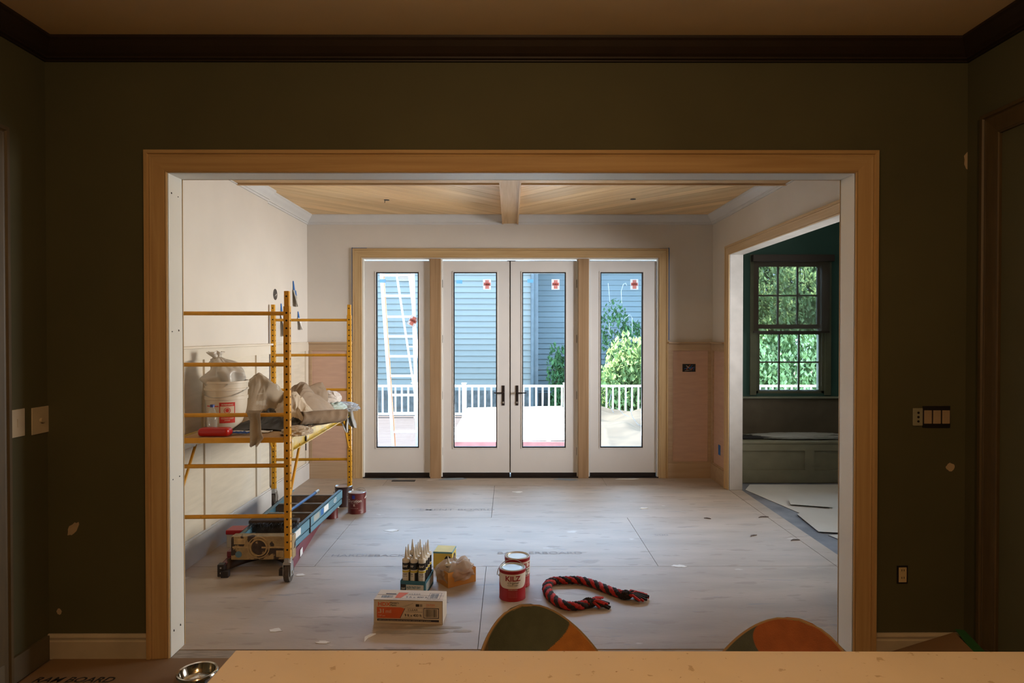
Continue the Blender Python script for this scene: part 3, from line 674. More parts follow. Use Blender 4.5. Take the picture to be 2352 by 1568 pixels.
# ladder outside
ld = thing('stepladder', 'tall fibreglass stepladder with orange rails standing on the deck', 'ladder', (0, 0, DKZ))
ora, alu = mat('orange_fibreglass', (.60, .24, .09), .5), mat('bright_aluminium', (.85, .85, .85), .35, .35)
def LP(px, py, Y): q = P(px, py, Y); return Vector((q.x, q.y, q.z-DKZ))
yt, yb = 9.35, 10.25
lt, lb, rt, rb = LP(877, 618, yt), LP(905, 1030, yb), LP(949, 618, yt), LP(960, 1030, yb)
def down(t_, b_): d = b_-t_; return t_+d*(t_.z/(-d.z))
lb, rb = down(lt, lb), down(rt, rb)
for t_, b_ in ((lt, lb), (rt, rb)):
    M = frame_M(t_, (1, 0, 0), (b_-t_)); L_ = (b_-t_).length
    MB().box((-.032, 0, -.02), (.018, L_, .02), M).build('rail', alu, ld)
    if t_ is lt: MB().box((.018, 0, -.02), (.028, L_, .02), M).build('rail_web', ora, ld)
for py in (632, 679, 727, 772, 818, 863, 907, 949, 991):
    k = (py-618)/(1030-618); Y = yt+(yb-yt)*k; A, B = LP(880+28*k, py, Y), LP(948+10*k, py, Y)
    A.y = B.y = Y; MB().box((A.x, A.y-.03, A.z-.016), (B.x, A.y+.03, A.z+.016)).build('step', alu, ld)
for (t_, b_) in ((LP(911, 630, yt+.1), LP(946, 860, 10.9)), (LP(940, 630, yt+.1), LP(966, 860, 10.9))):
    MB().tube([t_, down(t_, b_)], .016, 8).build('rear_rail', alu, ld)
for z in (.5, 1.1, 1.7):
    k = z/2.7
    MB().tube([(-1.62+.0, 11.05-k*1.3, z), (-1.30, 11.05-k*1.3, z)], .010, 6).build('rear_brace', alu, ld)

# shrubs and hedge
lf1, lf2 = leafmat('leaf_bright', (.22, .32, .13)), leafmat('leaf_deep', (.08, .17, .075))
stemm = mat('stem_brown', (.10, .07, .04), .9)
def shrub(name, label, cx_, cy_, z0, rx, ryy, h, n, m, leaf=.07, seed=1):
    r_ = random.Random(seed); t_ = thing(name, label, 'shrub', (cx_, cy_, z0)); g = MB()
    blobs = [(r_.uniform(-.7, .7)*rx, r_.uniform(-.5, .5)*ryy, r_.uniform(.15, .85)*h, r_.uniform(.3, .5)) for _ in range(14)]
    for _ in range(n):
        b_ = blobs[r_.randrange(len(blobs))]; d = Vector((r_.gauss(0, 1), r_.gauss(0, 1), r_.gauss(0, 1))).normalized()*(r_.uniform(.75, 1.05))
        p_ = Vector((b_[0]+d.x*b_[3]*rx, b_[1]+d.y*b_[3]*ryy, b_[2]+d.z*b_[3]*h*.55))
        if p_.z < .02: p_.z = .02+r_.random()*.2
        q_ = Vector((r_.gauss(0, .5), r_.gauss(-.3, .6), r_.gauss(.5, .5))).normalized().to_track_quat('Z', 'Y'); s_ = leaf*r_.uniform(.6, 1.3)
        u_, v_, w_ = q_ @ Vector((1, 0, 0)), q_ @ Vector((0, 1, 0)), q_ @ Vector((0, 0, 1))
        g.add([p_-v_*s_, p_+u_*s_*.5-w_*s_*.15, p_+v_*s_, p_-u_*s_*.5-w_*s_*.15], [(0, 1, 2), (0, 2, 3)])
    g.build('foliage', m, t_, kind='stuff'); s = MB()
    for b_ in blobs: s.tube([(b_[0]*.2, b_[1]*.2, 0), (b_[0]*.7, b_[1]*.7, b_[2]*.5), (b_[0], b_[1], b_[2])], [.025, .016, .008], 5)
    s.build('stem', stemm, t_)
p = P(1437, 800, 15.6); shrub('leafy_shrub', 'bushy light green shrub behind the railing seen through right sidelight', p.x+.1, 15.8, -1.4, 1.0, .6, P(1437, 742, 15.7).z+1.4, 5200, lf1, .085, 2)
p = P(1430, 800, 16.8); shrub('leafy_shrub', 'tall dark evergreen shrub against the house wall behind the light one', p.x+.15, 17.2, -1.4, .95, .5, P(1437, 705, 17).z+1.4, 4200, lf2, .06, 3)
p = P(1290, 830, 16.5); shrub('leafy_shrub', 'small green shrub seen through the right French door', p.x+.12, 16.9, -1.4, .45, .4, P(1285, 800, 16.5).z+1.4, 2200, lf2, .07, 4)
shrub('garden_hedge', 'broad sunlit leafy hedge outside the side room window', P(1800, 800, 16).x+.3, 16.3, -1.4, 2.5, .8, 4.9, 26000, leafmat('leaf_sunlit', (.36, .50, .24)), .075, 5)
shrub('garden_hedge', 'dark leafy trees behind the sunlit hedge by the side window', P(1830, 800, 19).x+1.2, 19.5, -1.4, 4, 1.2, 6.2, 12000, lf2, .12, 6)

# ================================================================== OBJECTS
# --- scaffold
SW, SL, SA = .722, 1.95, .039
sf = thing('rolling_scaffold', 'yellow steel rolling scaffold with plywood platform by left wall', 'scaffold', (P(657, 900, 4.24).x-SW, 4.24, 0), SA)
def post(x, y):
    o = MB().box((x-.02, y-.02, .155), (x+.02, y+.02, 1.83)).build('post', yellow, sf, bevel=.003)
    MB().box((x-.016, y-.016, 1.83), (x+.016, y+.016, 1.93)).build('post_insert', yellow, o, bevel=.002)
    g = MB(); z = .22
    while z < 1.82:
        g.cyl((x+.001, y-.0206, z), (x+.001, y+.0206, z), .0068, n=10); g.cyl((x-.0206, y, z), (x+.0206, y, z), .0068, n=8); z += .0505
    g.cyl((x, y-.0166, 1.895), (x, y+.0166, 1.895), .006, n=10)
    g.build('adjustment_hole', mat('hole_black', (.006, .004, .002), .9), o, kind='stuff')
    c = MB().cyl((x, y, .135), (x, y, .165), .026, n=16).box((x-.026, y-.026, .12), (x+.026, y+.026, .136)).box((x-.026, y-.03, .045), (x-.022, y+.03, .125)).box((x+.022, y-.03, .045), (x+.026, y+.03, .125)).build('caster_fork', steel, sf)
    MB().cyl((x-.017, y+.012, .062), (x+.017, y+.012, .062), .061, n=28).build('wheel', mat('dirty_rubber', (.07, .055, .045), .8, var=.4, scale=30), c, smooth=True)
    MB().cyl((x-.03, y+.012, .062), (x+.03, y+.012, .062), .012, n=10).build('axle', steel, c)
for x in (0, SW):
    for y in (0, SL): post(x, y)
for y in (0, SL):
    for z in (.44, .775, 1.112, 1.445, 1.782): MB().cyl((.018, y, z), (SW-.018, y, z), .0135, n=14).build('rung', yellow, sf, smooth=True)
ply = wood('plywood_deck', (.50, .34, .19), (.40, .26, .14), 'y', rough=.7)
MB().box((.022, -.015, .948), (SW-.022, SL+.015, .960)).build('platform_board', ply, sf)
MB().box((.022, -.022, .930), (SW-.022, -.012, .964)).build('platform_end_bar', yellow, sf); MB().box((.022, SL+.012, .930), (SW-.022, SL+.022, .964)).build('platform_end_bar', yellow, sf)
ysc = mat('worn_yellow_channel', (.52, .36, .05), .4, var=.3, scale=7, spots=(.62, .60, .52), spot_scale=11, spot_size=.62)
for x, s_ in ((0, -1), (SW, 1)):
    xo = x-s_*.006
    MB().box((xo, .04, .865), (xo+s_*.004, SL-.04, .955)).box((xo, .04, .951), (xo+s_*.03, SL-.04, .957)).box((xo, .04, .863), (xo+s_*.03, SL-.04, .868)).build('side_channel', ysc, sf)
    for y, t_ in ((0, 1), (SL, -1)):
        MB().box((x-s_*.022, y+t_*.022, .82), (x+s_*.022, y+t_*.05, .965)).build('corner_bracket', ysc, sf)
        MB().tube([(x, y+t_*.02, .56), (x, y+t_*.05, .57), (x, y+t_*.28, .87)], .010, 8).build('brace', yellow, sf)
        MB().tube([(x-s_*.01, y+t_*.05, .86), (x, y+t_*.06, .72), (x, y+t_*.04, .70)], .004, 6).build('locking_hook', black, sf)
MB().cyl((SW+.004, .42, .80), (SW+.004, .42, .96), .004).box((SW-.0, .41, .87), (SW+.01, .43, .90)).build('latch_pin', bronze, sf)
lm = MB().cyl((SW+.0, 1.02, .935), (SW+.001, 1.02, .935), .001)
DK = .960
def SC(px, py, z=DK):  # point on scaffold deck under a pixel
    return PF(px, py, z)

# bucket
p = P(512, 980, 4.62)
bk = thing('bucket', 'white five gallon bucket with red label on scaffold platform', 'bucket', (p.x+.01, 4.66, DK))
bwm = mat('bucket_white', (.62, .56, .47), .45, var=.06)
MB().lathe([(.0, 0), (.128, 0), (.131, .004), (.140, .22), (.146, .222), (.146, .245), (.141, .247), (.143, .285), (.150, .287), (.150, .30), (.144, .302), (.145, .335), (.151, .337), (.151, .352), (.143, .352), (.132, .01), (0, .01)], 48).build('bucket_body', bwm, bk, smooth=True)
MB().lathe([(.1375, .06), (.1385, .10), (.1403, .205), (.1400, .205), (.138, .10), (.137, .06)], 20, a0=-PI*.48, a1=-PI*.24).build('red_label', mat('label_red', (.50, .03, .02), .5), bk)
MB().lathe([(.139, .118), (.1406, .178), (.1400, .178), (.1380, .118)], 20, a0=-PI*.465, a1=-PI*.255).build('label_window', mat('label_cream', (.62, .52, .40), .5), bk)
def fine(v, f, mx):
    v = [tuple(p) for p in v]; out = []; st = []
    for q in f:
        for k in range(1, len(q)-1): st.append((q[0], q[k], q[k+1]))
    mid = {}
    while st:
        t_ = st.pop(); e = max(((abs(v[t_[i]][0]-v[t_[(i+1) % 3]][0]), i) for i in range(3)))
        if e[0] <= mx: out.append(t_); continue
        i = e[1]; a, b, c = t_[i], t_[(i+1) % 3], t_[(i+2) % 3]; key = (min(a, b), max(a, b))
        if key not in mid: mid[key] = len(v); v.append(tuple((v[a][k]+v[b][k])/2 for k in range(3)))
        m_ = mid[key]; st += [(a, m_, c), (m_, b, c)]
    return v, out
def ontocyl(v, r, a, z): return [(r*math.cos(a+x/r), r*math.sin(a+x/r), z+y) for x, y, _ in v]
def cylt(v, f, r_, a, z):
    v, f = fine(v, f, .004); return ontocyl(v, r_, a, z), f
v, f = text_geo('WARNING', .016, .02); MB().add(*cylt(v, f, .1412, -PI*.36, .184)).build('label_lettering', MATS['label_cream'], bk)
n = 24; vs = [(.022*math.cos(2*PI*i/n), .022*math.sin(2*PI*i/n), 0) for i in range(n)]+[(.018*math.cos(2*PI*i/n), .018*math.sin(2*PI*i/n), 0) for i in range(n)]
MB().add(ontocyl(vs, .1412, -PI*.36, .148), [(i, (i+1) % n, n+(i+1) % n, n+i) for i in range(n)]).build('label_ring', MATS['label_red'], bk)
vs = [(-.008, -.012, 0), (.008, -.012, 0), (.013, .006, 0), (.004, .014, 0), (-.006, .012, 0), (-.012, .004, 0)]
MB().add(ontocyl(vs, .1412, -PI*.36, .148), [tuple(range(6))]).build('label_figure', MATS['label_red'], bk)
for k, tx in enumerate(('DROWNING', 'HAZARD KEEP', 'AWAY')):
    v, f = text_geo(tx, .013, .01); MB().add(*cylt(v, f, .1405, -PI*.36, .102-k*.014)).build('label_lettering', MATS['label_cream'], bk)
MB().lathe([(.1405, .175), (.1412, .182), (.1405, .182), (.1398, .175)], 14, a0=-PI*.72, a1=-PI*.49).build('red_stripe', MATS['label_red'], bk)
MB().tube([(.15*math.cos(a), .15*math.sin(a)-.0, .30-.10*math.sin((a+PI)/1.0)*(-1 if False else -1)*0-.06*abs(math.sin(a))) for a in [(-PI+PI*i/16) for i in range(17)]], .0025, 6).build('bail', steel, bk)
def tuft(u, v):
    a = 2*PI*u; prof = ((0, .128), (.18, .135), (.38, .118), (.58, .090), (.76, .045), (.84, .026), (1.0, .055)); k = 0
    while k < len(prof)-2 and v > prof[k+1][0]: k += 1
    t_ = (v-prof[k][0])/(prof[k+1][0]-prof[k][0]); t_ = t_*t_*(3-2*t_); rr = prof[k][1]*(1-t_)+prof[k+1][1]*t_
    rr *= 1+.13*math.sin(a*5+v*3+1)+.10*math.sin(a*9-v*5)*v+.35*noise.noise(Vector((math.cos(a)*1.3, math.sin(a)*1.3, v*3.2)))
    lean = -.055*v*v+.02*math.sin(v*5); return (rr*math.cos(a)+lean, rr*math.sin(a)*.9, .235*v+.02*noise.noise(Vector((math.cos(a)*2, math.sin(a)*2, v*4))))
bg = MB().grid(tuft, 90, 50).build('plastic_bag', sheer('clear_poly', (.74, .71, .66), .78), None, smooth=True, loc=(bk.location.x+.0, 4.645, DK+.325), solid=.001)
tag(bg, 'crumpled clear plastic bag stuffed in the top of the bucket', 'plastic bag')
# bottle
bt_ = thing('water_bottle', 'clear plastic water bottle with blue cap beside bucket', 'bottle', (P(491, 985, 4.42).x, 4.40, DK))
MB().lathe([(0, 0), (.030, 0), (.032, .01), (.031, .05), (.029, .06), (.032, .07), (.032, .125), (.020, .165), (.012, .180), (.012, .195)], 24).build('bottle_body', sheer('clear_bottle', (.5, .52, .48), .35, .1), bt_, smooth=True)
MB().cyl((0, 0, .188), (0, 0, .205), .015, n=20).build('cap', mat('cap_blue', (.03, .06, .25), .4), bt_)
# red case
p = PF(487, 1004, DK)
rc = MB().box((-.105, -.045, .0), (.105, .045, .058)).build('tool_case', mat('red_plastic', (.42, .012, .008), .3, var=.05), bevel=.024, loc=(p.x, p.y+.05, DK+.001)); rc.modifiers['edge'].segments = 4
tag(rc, 'rounded red plastic tool case on the scaffold platform', 'case')
p = PF(510, 988, DK)
tm = thing('tape_measure', 'small dark tape measure behind the red case', 'tape measure', (p.x+.01, p.y+.08, DK))
MB().box((-.034, -.02, 0), (.034, .02, .065)).build('body', black, tm, bevel=.012); MB().box((-.016, -.0215, .02), (.016, -.02, .045)).build('face_label', MATS['label_cream'], tm)
# papers and blue cloth
p = PF(545, 995, DK)
pp = MB().grid(lambda u, v: (-.16+.32*u, -.05+.10*v, .003+.008*noise.noise(Vector((u*5, v*3, 1)))), 14, 6).build('paper_sheet', paperw, loc=(p.x+.05, p.y+.05, DK+.004), solid=.002); tag(pp, 'thin creased white paper sheet on platform beside red case', 'paper')
p = PF(550, 999, DK)
pp = MB().grid(lambda u, v: (-.08+.14*u, -.03+.06*v, .012+.018*abs(noise.noise(Vector((u*5, v*5, 8))))), 16, 8).build('blue_cloth', mat('blue_cloth', (.02, .07, .25), .8), loc=(p.x+.0, p.y+.012, DK+.001), solid=.003); tag(pp, 'small crumpled blue cloth on the platform front edge', 'cloth')

# cloth pile
canv = mat('canvas_dropcloth', (.36, .295, .22), .9, var=.18, scale=5, bump=.25, bscale=200, spots=(.46, .42, .36), spot_scale=9, spot_size=.6)
canv2 = mat('brown_canvas', (.30, .225, .16), .9, var=.14, scale=5, bump=.2, bscale=200)
cream = mat('cream_plastic_cloth', (.55, .47, .37), .7, var=.1)
greyrag = mat('grey_rag', (.33, .33, .33), .9, var=.2, scale=10)
def drape(name, label, cat, base, fn, nu, nv, m, thick=.004, loc=None):
    o = MB().grid(fn, nu, nv).build(name, m, smooth=True, solid=thick, loc=loc or (0, 0, 0)); tag(o, label, cat); return o
def fold(u, v, s, a, fx=3., fy=3.):
    u += .12*noise.noise(Vector((u*2, v*2, s+4))); v += .12*noise.noise(Vector((u*2, v*2, s+8)))
    return a*soft(noise.noise(Vector((u*fx+s, v*fy-s, s))))+a*.5*soft(noise.noise(Vector((u*fx*2.4-s, v*fy*1.6, s*2))))+a*.16*soft(noise.noise(Vector((u*fx*6, v*fy*3.5-s, s*3))))
def pilecloth(name, label, px, py, Y, sx, sy, h, m, seed, hang=0, peak=(.5, .5), amp=.05, fx=3, fy=3, sharp=1.2):
    c = P(px, py, Y)
    def fn(u, v):
        du, dv = (u-peak[0]), (v-peak[1]); d = math.sqrt((du/.55)**2+(dv/.55)**2); k = max(0, 1-d**sharp)
        edge = min(1, min(u, 1-u, v, 1-v)*7)
        z = h*k+fold(u, v, seed, amp, fx, fy)*(.3+.7*k)*edge
        x = (u-.5)*sx+.03*noise.noise(Vector((u*4, v*4, seed+5)))*sx*3; y = (v-.5)*sy+.03*noise.noise(Vector((u*4, v*4, seed+9)))*sy*3
        return (x, y, max(z, .006+.006*noise.noise(Vector((u*6, v*6, seed)))))
    return drape(name, label, 'cloth', None, fn, 110, 110, m, .004, (c.x, Y, DK+.004))
pilecloth('black_bag', 'black plastic bag flattened beneath the drop cloths', 630, 985, 4.78, .55, .5, .10, mat('black_film', (.015, .014, .013), .35), 2.5, amp=.03, fx=4)
pilecloth('drop_cloth', 'speckled tan canvas drop cloth heaped high beside the bucket', 618, 980, 4.95, .52, .60, .34, canv, 4.3, peak=(.36, .5), amp=.05, fx=2.6, fy=2.2, sharp=1.5)
pilecloth('drop_cloth', 'brown drop cloth with broad folds spread over the platform middle', 690, 980, 5.12, .46, .95, .23, canv2, 7.1, peak=(.5, .55), amp=.055, fx=3.2, fy=2.4, sharp=1.3)
pilecloth('plastic_dust_sheet', 'cream plastic dust sheet crumpled between the canvas cloths', 672, 960, 4.85, .36, .34, .20, cream, 12.7, amp=.05, fx=4.5, fy=4.5)
# stiff folded cloth standing with a sharp corner
A = [P(667, 893, 5.25), P(739, 879, 5.45), P(750, 925, 5.45), P(694, 948, 5.1)]
def stand(u, v):
    top = A[0].lerp(A[1], u); bot = A[3].lerp(A[2], u); q = bot.lerp(top, v); k = fold(u, v, 3.3, .018, 2.5, 2.5)
    return (q.x+.02*math.sin(v*3), q.y+k, q.z+.006*math.sin(u*9))
drape('folded_canvas', 'stiff folded brown canvas standing up with one sharp corner', 'cloth', None, stand, 30, 24, canv2, .010)
rp0, rax = Vector((P(688, 966, 4.72).x, 4.72, DK+.062)), Vector((math.cos(.62), math.sin(.62), 0)); rnx = Vector((-rax.y, rax.x, 0))
def rollf(u, v):
    a = -PI*.62+v*2*PI*.93; rr = .072*(1-.18*u)*(1+.10*soft(noise.noise(Vector((a*.9, u*5, 2))))+.06*math.sin(a*3+u*4)); k = .34*u+.02*math.sin(a)
    q = rp0+rax*k+rnx*math.cos(a)*rr*.95+Vector((0, 0, 1))*math.sin(a)*rr*.72; return (q.x, q.y, max(q.z, DK+.006))
drape('rolled_canvas', 'open rolled end of canvas lying over the platform side channel', 'cloth', None, rollf, 50, 60, canv2, .006)
cl = crumple(0, 0, 0, .085, .10, .035, .35, 22, 20, 2.4).build('rag', cream, smooth=True, loc=(P(682, 993, 4.42).x, 4.42, DK+.014)); tag(cl, 'small crumpled cream rag at the platform near corner', 'rag')
cl = crumple(0, 0, 0, .085, .10, .065, .25, 31, 24, 2.0).build('white_cloth', mat('white_cotton', (.62, .57, .53), .9), smooth=True, loc=(P(756, 912, 5.6).x, 5.62, DK+.12)); tag(cl, 'balled white cloth on top of the far end of the pile', 'cloth')
cl = crumple(0, 0, 0, .12, .15, .05, .2, 33, 24, 1.8).build('mint_cloth', mat('mint_cotton', (.42, .50, .46), .9), smooth=True, loc=(P(758, 925, 5.6).x, 5.62, DK+.045)); tag(cl, 'pale mint green cloth folded under the white one', 'cloth')
cl = crumple(0, 0, 0, .14, .17, .045, .45, 41, 28, 2.2).build('grey_rag', greyrag, smooth=True, loc=(P(775, 950, 5.75).x, 5.78, DK+.02)); tag(cl, 'grey rag heaped at the far right corner of platform', 'rag')
def hangrag(name, label, pts, Y, m, seed, depth=.02, topround=.03):
    """pts: left/right px pairs going down [(pxl, pxr, py)]"""
    n = len(pts)-1
    def fn(u, v):
        k = v*n; i = min(n-1, int(k)); t_ = k-i
        l = pts[i][0]+(pts[i+1][0]-pts[i][0])*t_; r_ = pts[i][1]+(pts[i+1][1]-pts[i][1])*t_; y_ = pts[i][2]+(pts[i+1][2]-pts[i][2])*t_
        q = P(l+(r_-l)*u, y_, Y); yy = depth*math.sin(u*9+seed+v*1.5)*min(1, .25+v)+depth*.8*noise.noise(Vector((u*3, v*4, seed)))
        back = topround*max(0, 1-v*7)
        return (q.x, q.y+yy+back, q.z+.012*noise.noise(Vector((u*5, seed, 0)))*v)
    return drape(name, label, 'rag', None, fn, 34, 34, m, .003)
hangrag('hanging_rag', 'pale tan rag hanging over the lower scaffold rung', [(565, 598, 944), (567, 598, 950), (574, 599, 968), (572, 602, 990), (574, 607, 1005), (573, 592, 1024)], 4.205, canv, 1.2, .014)
hangrag('hanging_rag', 'long pale grey rag hanging past the far platform corner', [(772, 797, 936), (774, 800, 950), (782, 800, 965), (788, 799, 980), (796, 798, 993)], 5.98, mat('pale_grey_rag', (.46, .47, .47), .9, var=.1), 2.2, .02)
hangrag('hanging_rag', 'dark grey rag folded over the far right scaffold post', [(783, 806, 932), (790, 810, 945), (797, 812, 960), (803, 818, 975), (812, 818, 982)], 6.1, greyrag, 3.9, .02)

# --- ladders under the scaffold
lroot = thing('maroon_stepladder', 'dark maroon stepladder folded flat on floor beneath blue one', 'ladder', (-1.745, 4.40, 0), .10)
mar = mat('maroon_fibreglass', (.16, .025, .035), .45, var=.1); dirt = mat('splattered_brown', (.06, .035, .025), .5, var=.3, spots=(.40, .30, .17), spot_scale=20, spot_size=.66)
for s_ in (-1, 1):
    fl = .235
    MB().add([(s_*fl, 0, 0), (s_*(fl-.02), 1.45, 0), (s_*(fl-.02), 1.45, .075), (s_*fl, 0, .075), (s_*(fl-.005), 0, 0), (s_*(fl-.025), 1.45, 0), (s_*(fl-.025), 1.45, .075), (s_*(fl-.005), 0, .075)],
        [(0,1,2,3),(4,5,6,7),(0,1,5,4),(1,2,6,5),(2,3,7,6),(3,0,4,7)]).add([(s_*fl, 0, .075), (s_*(fl-.02), 1.45, .075), (s_*(fl-.055), 1.45, .075), (s_*(fl-.035), 0, .075), (s_*fl, 0, .07), (s_*(fl-.02), 1.45, .07), (s_*(fl-.055), 1.45, .07), (s_*(fl-.035), 0, .07)],
        [(0,1,2,3),(4,5,6,7),(0,1,5,4),(1,2,6,5),(2,3,7,6),(3,0,4,7)]).build('rail', mar, lroot)
    MB().box((s_*.245, -.02, 0), (s_*.20, .03, .082)).box((s_*.215, -.045, .0), (s_*.165, .0, .045)).build('foot', mat('boot_black', (.018, .012, .012), .5), lroot, bevel=.004)
    for z in (.025, .06): MB().cyl((s_*.222, -.021, z), (s_*.222, -.018, z), .006, n=8).build('rivet', steel, lroot)
    MB().box((s_*.236, .15, .078), (s_*.20, 1.4, .115)).build('rear_rail', mar, lroot)
# curved gusset / bottom step
def gus(u, v):
    x = -.205+.41*u; k = (2*u-1)**2; return (x, .28-.24*k+.02*v, .01+.07*v+.012*k)
MB().grid(gus, 24, 4).build('bottom_gusset', dirt, lroot, solid=.006, smooth=True)
MB().box((-.2, .30, .012), (.2, .38, .05)).build('step', dirt, lroot)
for y in (.6, .9, 1.2): MB().box((-.2, y, .012), (.2, y+.08, .05)).build('step', dirt, lroot)
MB().box((.2362, .28, .015), (.2375, .36, .065)).build('rail_sticker', paperw, lroot, label='white sticker'); MB().box((.2362, .60, .082), (.2375, .68, .112)).build('rail_sticker', mat('yellow_sticker', (.6, .5, .1), .6), lroot, label='yellow sticker')

lb2 = thing('blue_stepladder', 'light blue fibreglass stepladder lying flat on maroon ladder under scaffold', 'ladder', (-1.722, 4.48, .118), .018)
blu = mat('blue_fibreglass', (.115, .25, .33), .45, var=.12, spots=(.45, .47, .46), spot_scale=10, spot_size=.68)
def rail_x(y): return .185+.045*(y/1.32)
for s_ in (-1, 1):
    for z0_, z1_, ins in ((.052, .125, 0), (.0, .046, .004)):
        g = MB()
        for o0, o1, za, zb_ in ((0, .005, z0_, z1_), (0, .032, z1_-.005, z1_), (0, .032, z0_, z0_+.005)):
            x0_, x1_ = rail_x(.02)-ins, rail_x(1.32)-ins
            g.add([(s_*(x0_-o0), .02, za), (s_*(x1_-o0), 1.32, za), (s_*(x1_-o1), 1.32, za), (s_*(x0_-o1), .02, za), (s_*(x0_-o0), .02, zb_), (s_*(x1_-o0), 1.32, zb_), (s_*(x1_-o1), 1.32, zb_), (s_*(x0_-o1), .02, zb_)],
                [(0,3,2,1),(4,5,6,7),(0,1,5,4),(1,2,6,5),(2,3,7,6),(3,0,4,7)])
        g.build('front_rail' if z0_ else 'rear_rail', blu, lb2)
for y in (.30, .58, .86, 1.14):
    xx = rail_x(y)-.006; MB().box((-xx, y, .045), (xx, y+.008, .12)).box((-xx, y, .112), (xx, y+.012, .122)).build('step', mat('step_brown', (.17, .12, .085), .6, var=.3, scale=14, spots=(.45, .42, .38), spot_scale=16, spot_size=.66), lb2)
    MB().box((-xx, y-.002, .116), (xx, y+.014, .124)).build('step_edge', steel, lb2)
capm = mat('paint_crusted_cap', (.36, .26, .13), .6, var=.3, scale=12, bump=.5, bscale=70, spots=(.045, .028, .02), spot_scale=12, spot_size=.53)
cap = MB().box((-.212, -.03, -.035), (.212, .05, .128)).build('top_cap', capm, lb2, bevel=.006)
def ringm(r0, r1, y0, y1, n=36, cx0=0, cz0=0):
    g = MB(); 
    g.add([(cx0+r*math.cos(2*PI*i/n), y, cz0+r*math.sin(2*PI*i/n)) for r, y in ((r0, y0), (r1, y0), (r1, y1), (r0, y1)) for i in range(n)],
          [(k*n+i, k*n+(i+1) % n, ((k+1) % 4)*n+(i+1) % n, ((k+1) % 4)*n+i) for k in range(4) for i in range(n)]); return g
capr = mat('cap_ring_paint', (.42, .30, .15), .6, var=.25, scale=30)
ringm(.052, .060, -.036, -.028, cx0=-.02, cz0=.052).build('cap_ring', capr, cap, smooth=True); ringm(.070, .076, -.034, -.028, cx0=-.02, cz0=.052).build('cap_ring', capr, cap, smooth=True)
MB().cyl((-.02, -.0315, .052), (-.02, -.028, .052), .049, n=30).build('cap_recess', mat('cap_dark', (.05, .03, .022), .6, var=.5, scale=25, spots=(.36, .26, .13), spot_scale=22, spot_size=.58), cap)
MB().cyl((-.158, -.0335, .005), (-.158, -.028, .005), .022, n=20).build('blue_knob', mat('knob_blue', (.10, .22, .33), .5), cap)
MB().box((.0, -.034, .046), (.2, -.029, .058)).box((.10, -.034, -.015), (.15, -.029, .03)).box((-.2, -.034, .048), (-.08, -.029, .06)).box((-.19, -.034, .075), (-.11, -.029, .115)).build('cap_rib', capr, cap, bevel=.003)
# stickers and dark bracket on right rail
for y0_, y1_, m_, lb_ in ((.10, .22, paperw, 'white sticker'), (.52, .66, mat('grey_sticker', (.35, .36, .33), .6), 'grey sticker'), (.70, .76, bluetape, 'blue sticker'), (.78, .90, paperw, 'white sticker')):
    k0, k1 = rail_x(y0_)+.0008, rail_x(y1_)+.0008
    MB().add([(k0, y0_, .065), (k1, y1_, .065), (k1, y1_, .115), (k0, y0_, .115)], [(0, 1, 2, 3)]).build('rail_sticker', m_, lb2, label=lb_)
MB().box((rail_x(.42)-.01, .42, .01), (rail_x(.42)+.006, .435, .125)).build('spreader_bracket', black, lb2)
n = 26; kx = rail_x(1.1)+.0012
MB().add([(kx+.0, 1.10+.055*math.cos(2*PI*i/n), .09+.02*math.sin(2*PI*i/n)) for i in range(n)]+[(kx+.0, 1.10+.047*math.cos(2*PI*i/n), .09+.014*math.sin(2*PI*i/n)) for i in range(n)], [(i, (i+1) % n, n+(i+1) % n, n+i) for i in range(n)]).build('oval_mark', paperw, lb2, label='white oval outline mark')
v, f = text_geo('Werner', .026, .01, .3); MB().add(v, f, frame_M((kx, 1.10, .083), (0, 1, 0), (0, 0, 1))).build('mark_lettering', paperw, lb2)
# broom
br = thing('broom', 'black bristled push broom with blue pole lying on the blue ladder', 'broom', (-1.71, 4.66, .2445), .03)
g = MB()
for i in range(420):
    x = R.uniform(-.17, .17); y = R.uniform(-.03, .03); g.tube([(x, y, .045), (x+R.uniform(-.015, .03), y-R.uniform(.03, .085), R.uniform(.006, .05))], [.0022, .0012], 4)
g.build('bristles', mat('dark_bristle', (.028, .024, .022), .8), br, kind='stuff')
MB().box((-.175, -.03, .035), (.175, .04, .06)).build('head_block', mat('dark_block', (.05, .035, .03), .7, var=.4, scale=20), br, bevel=.006)
MB().tube([(.02, .02, .058), (.05, .95, .028)], .0115, 12).build('pole', mat('pole_blue', (.045, .13, .33), .35), br, smooth=True)
MB().cyl((.0485, .90, .030), (.0515, .985, .027), .015, n=14).build('pole_cap', steel, br)
# red toolbox by wall, can behind ladder
rb_ = thing('toolbox', 'small red toolbox on floor between ladder and left wall', 'toolbox', (-2.10, 5.02, 0))
MB().box((-.09, -.06, 0), (.09, .06, .10)).build('box_body', mat('tool_white', (.5, .5, .48), .5), rb_, bevel=.005); MB().box((-.095, -.065, .10), (.095, .065, .135)).build('lid', mat('tool_red', (.40, .012, .02), .4), rb_, bevel=.006)

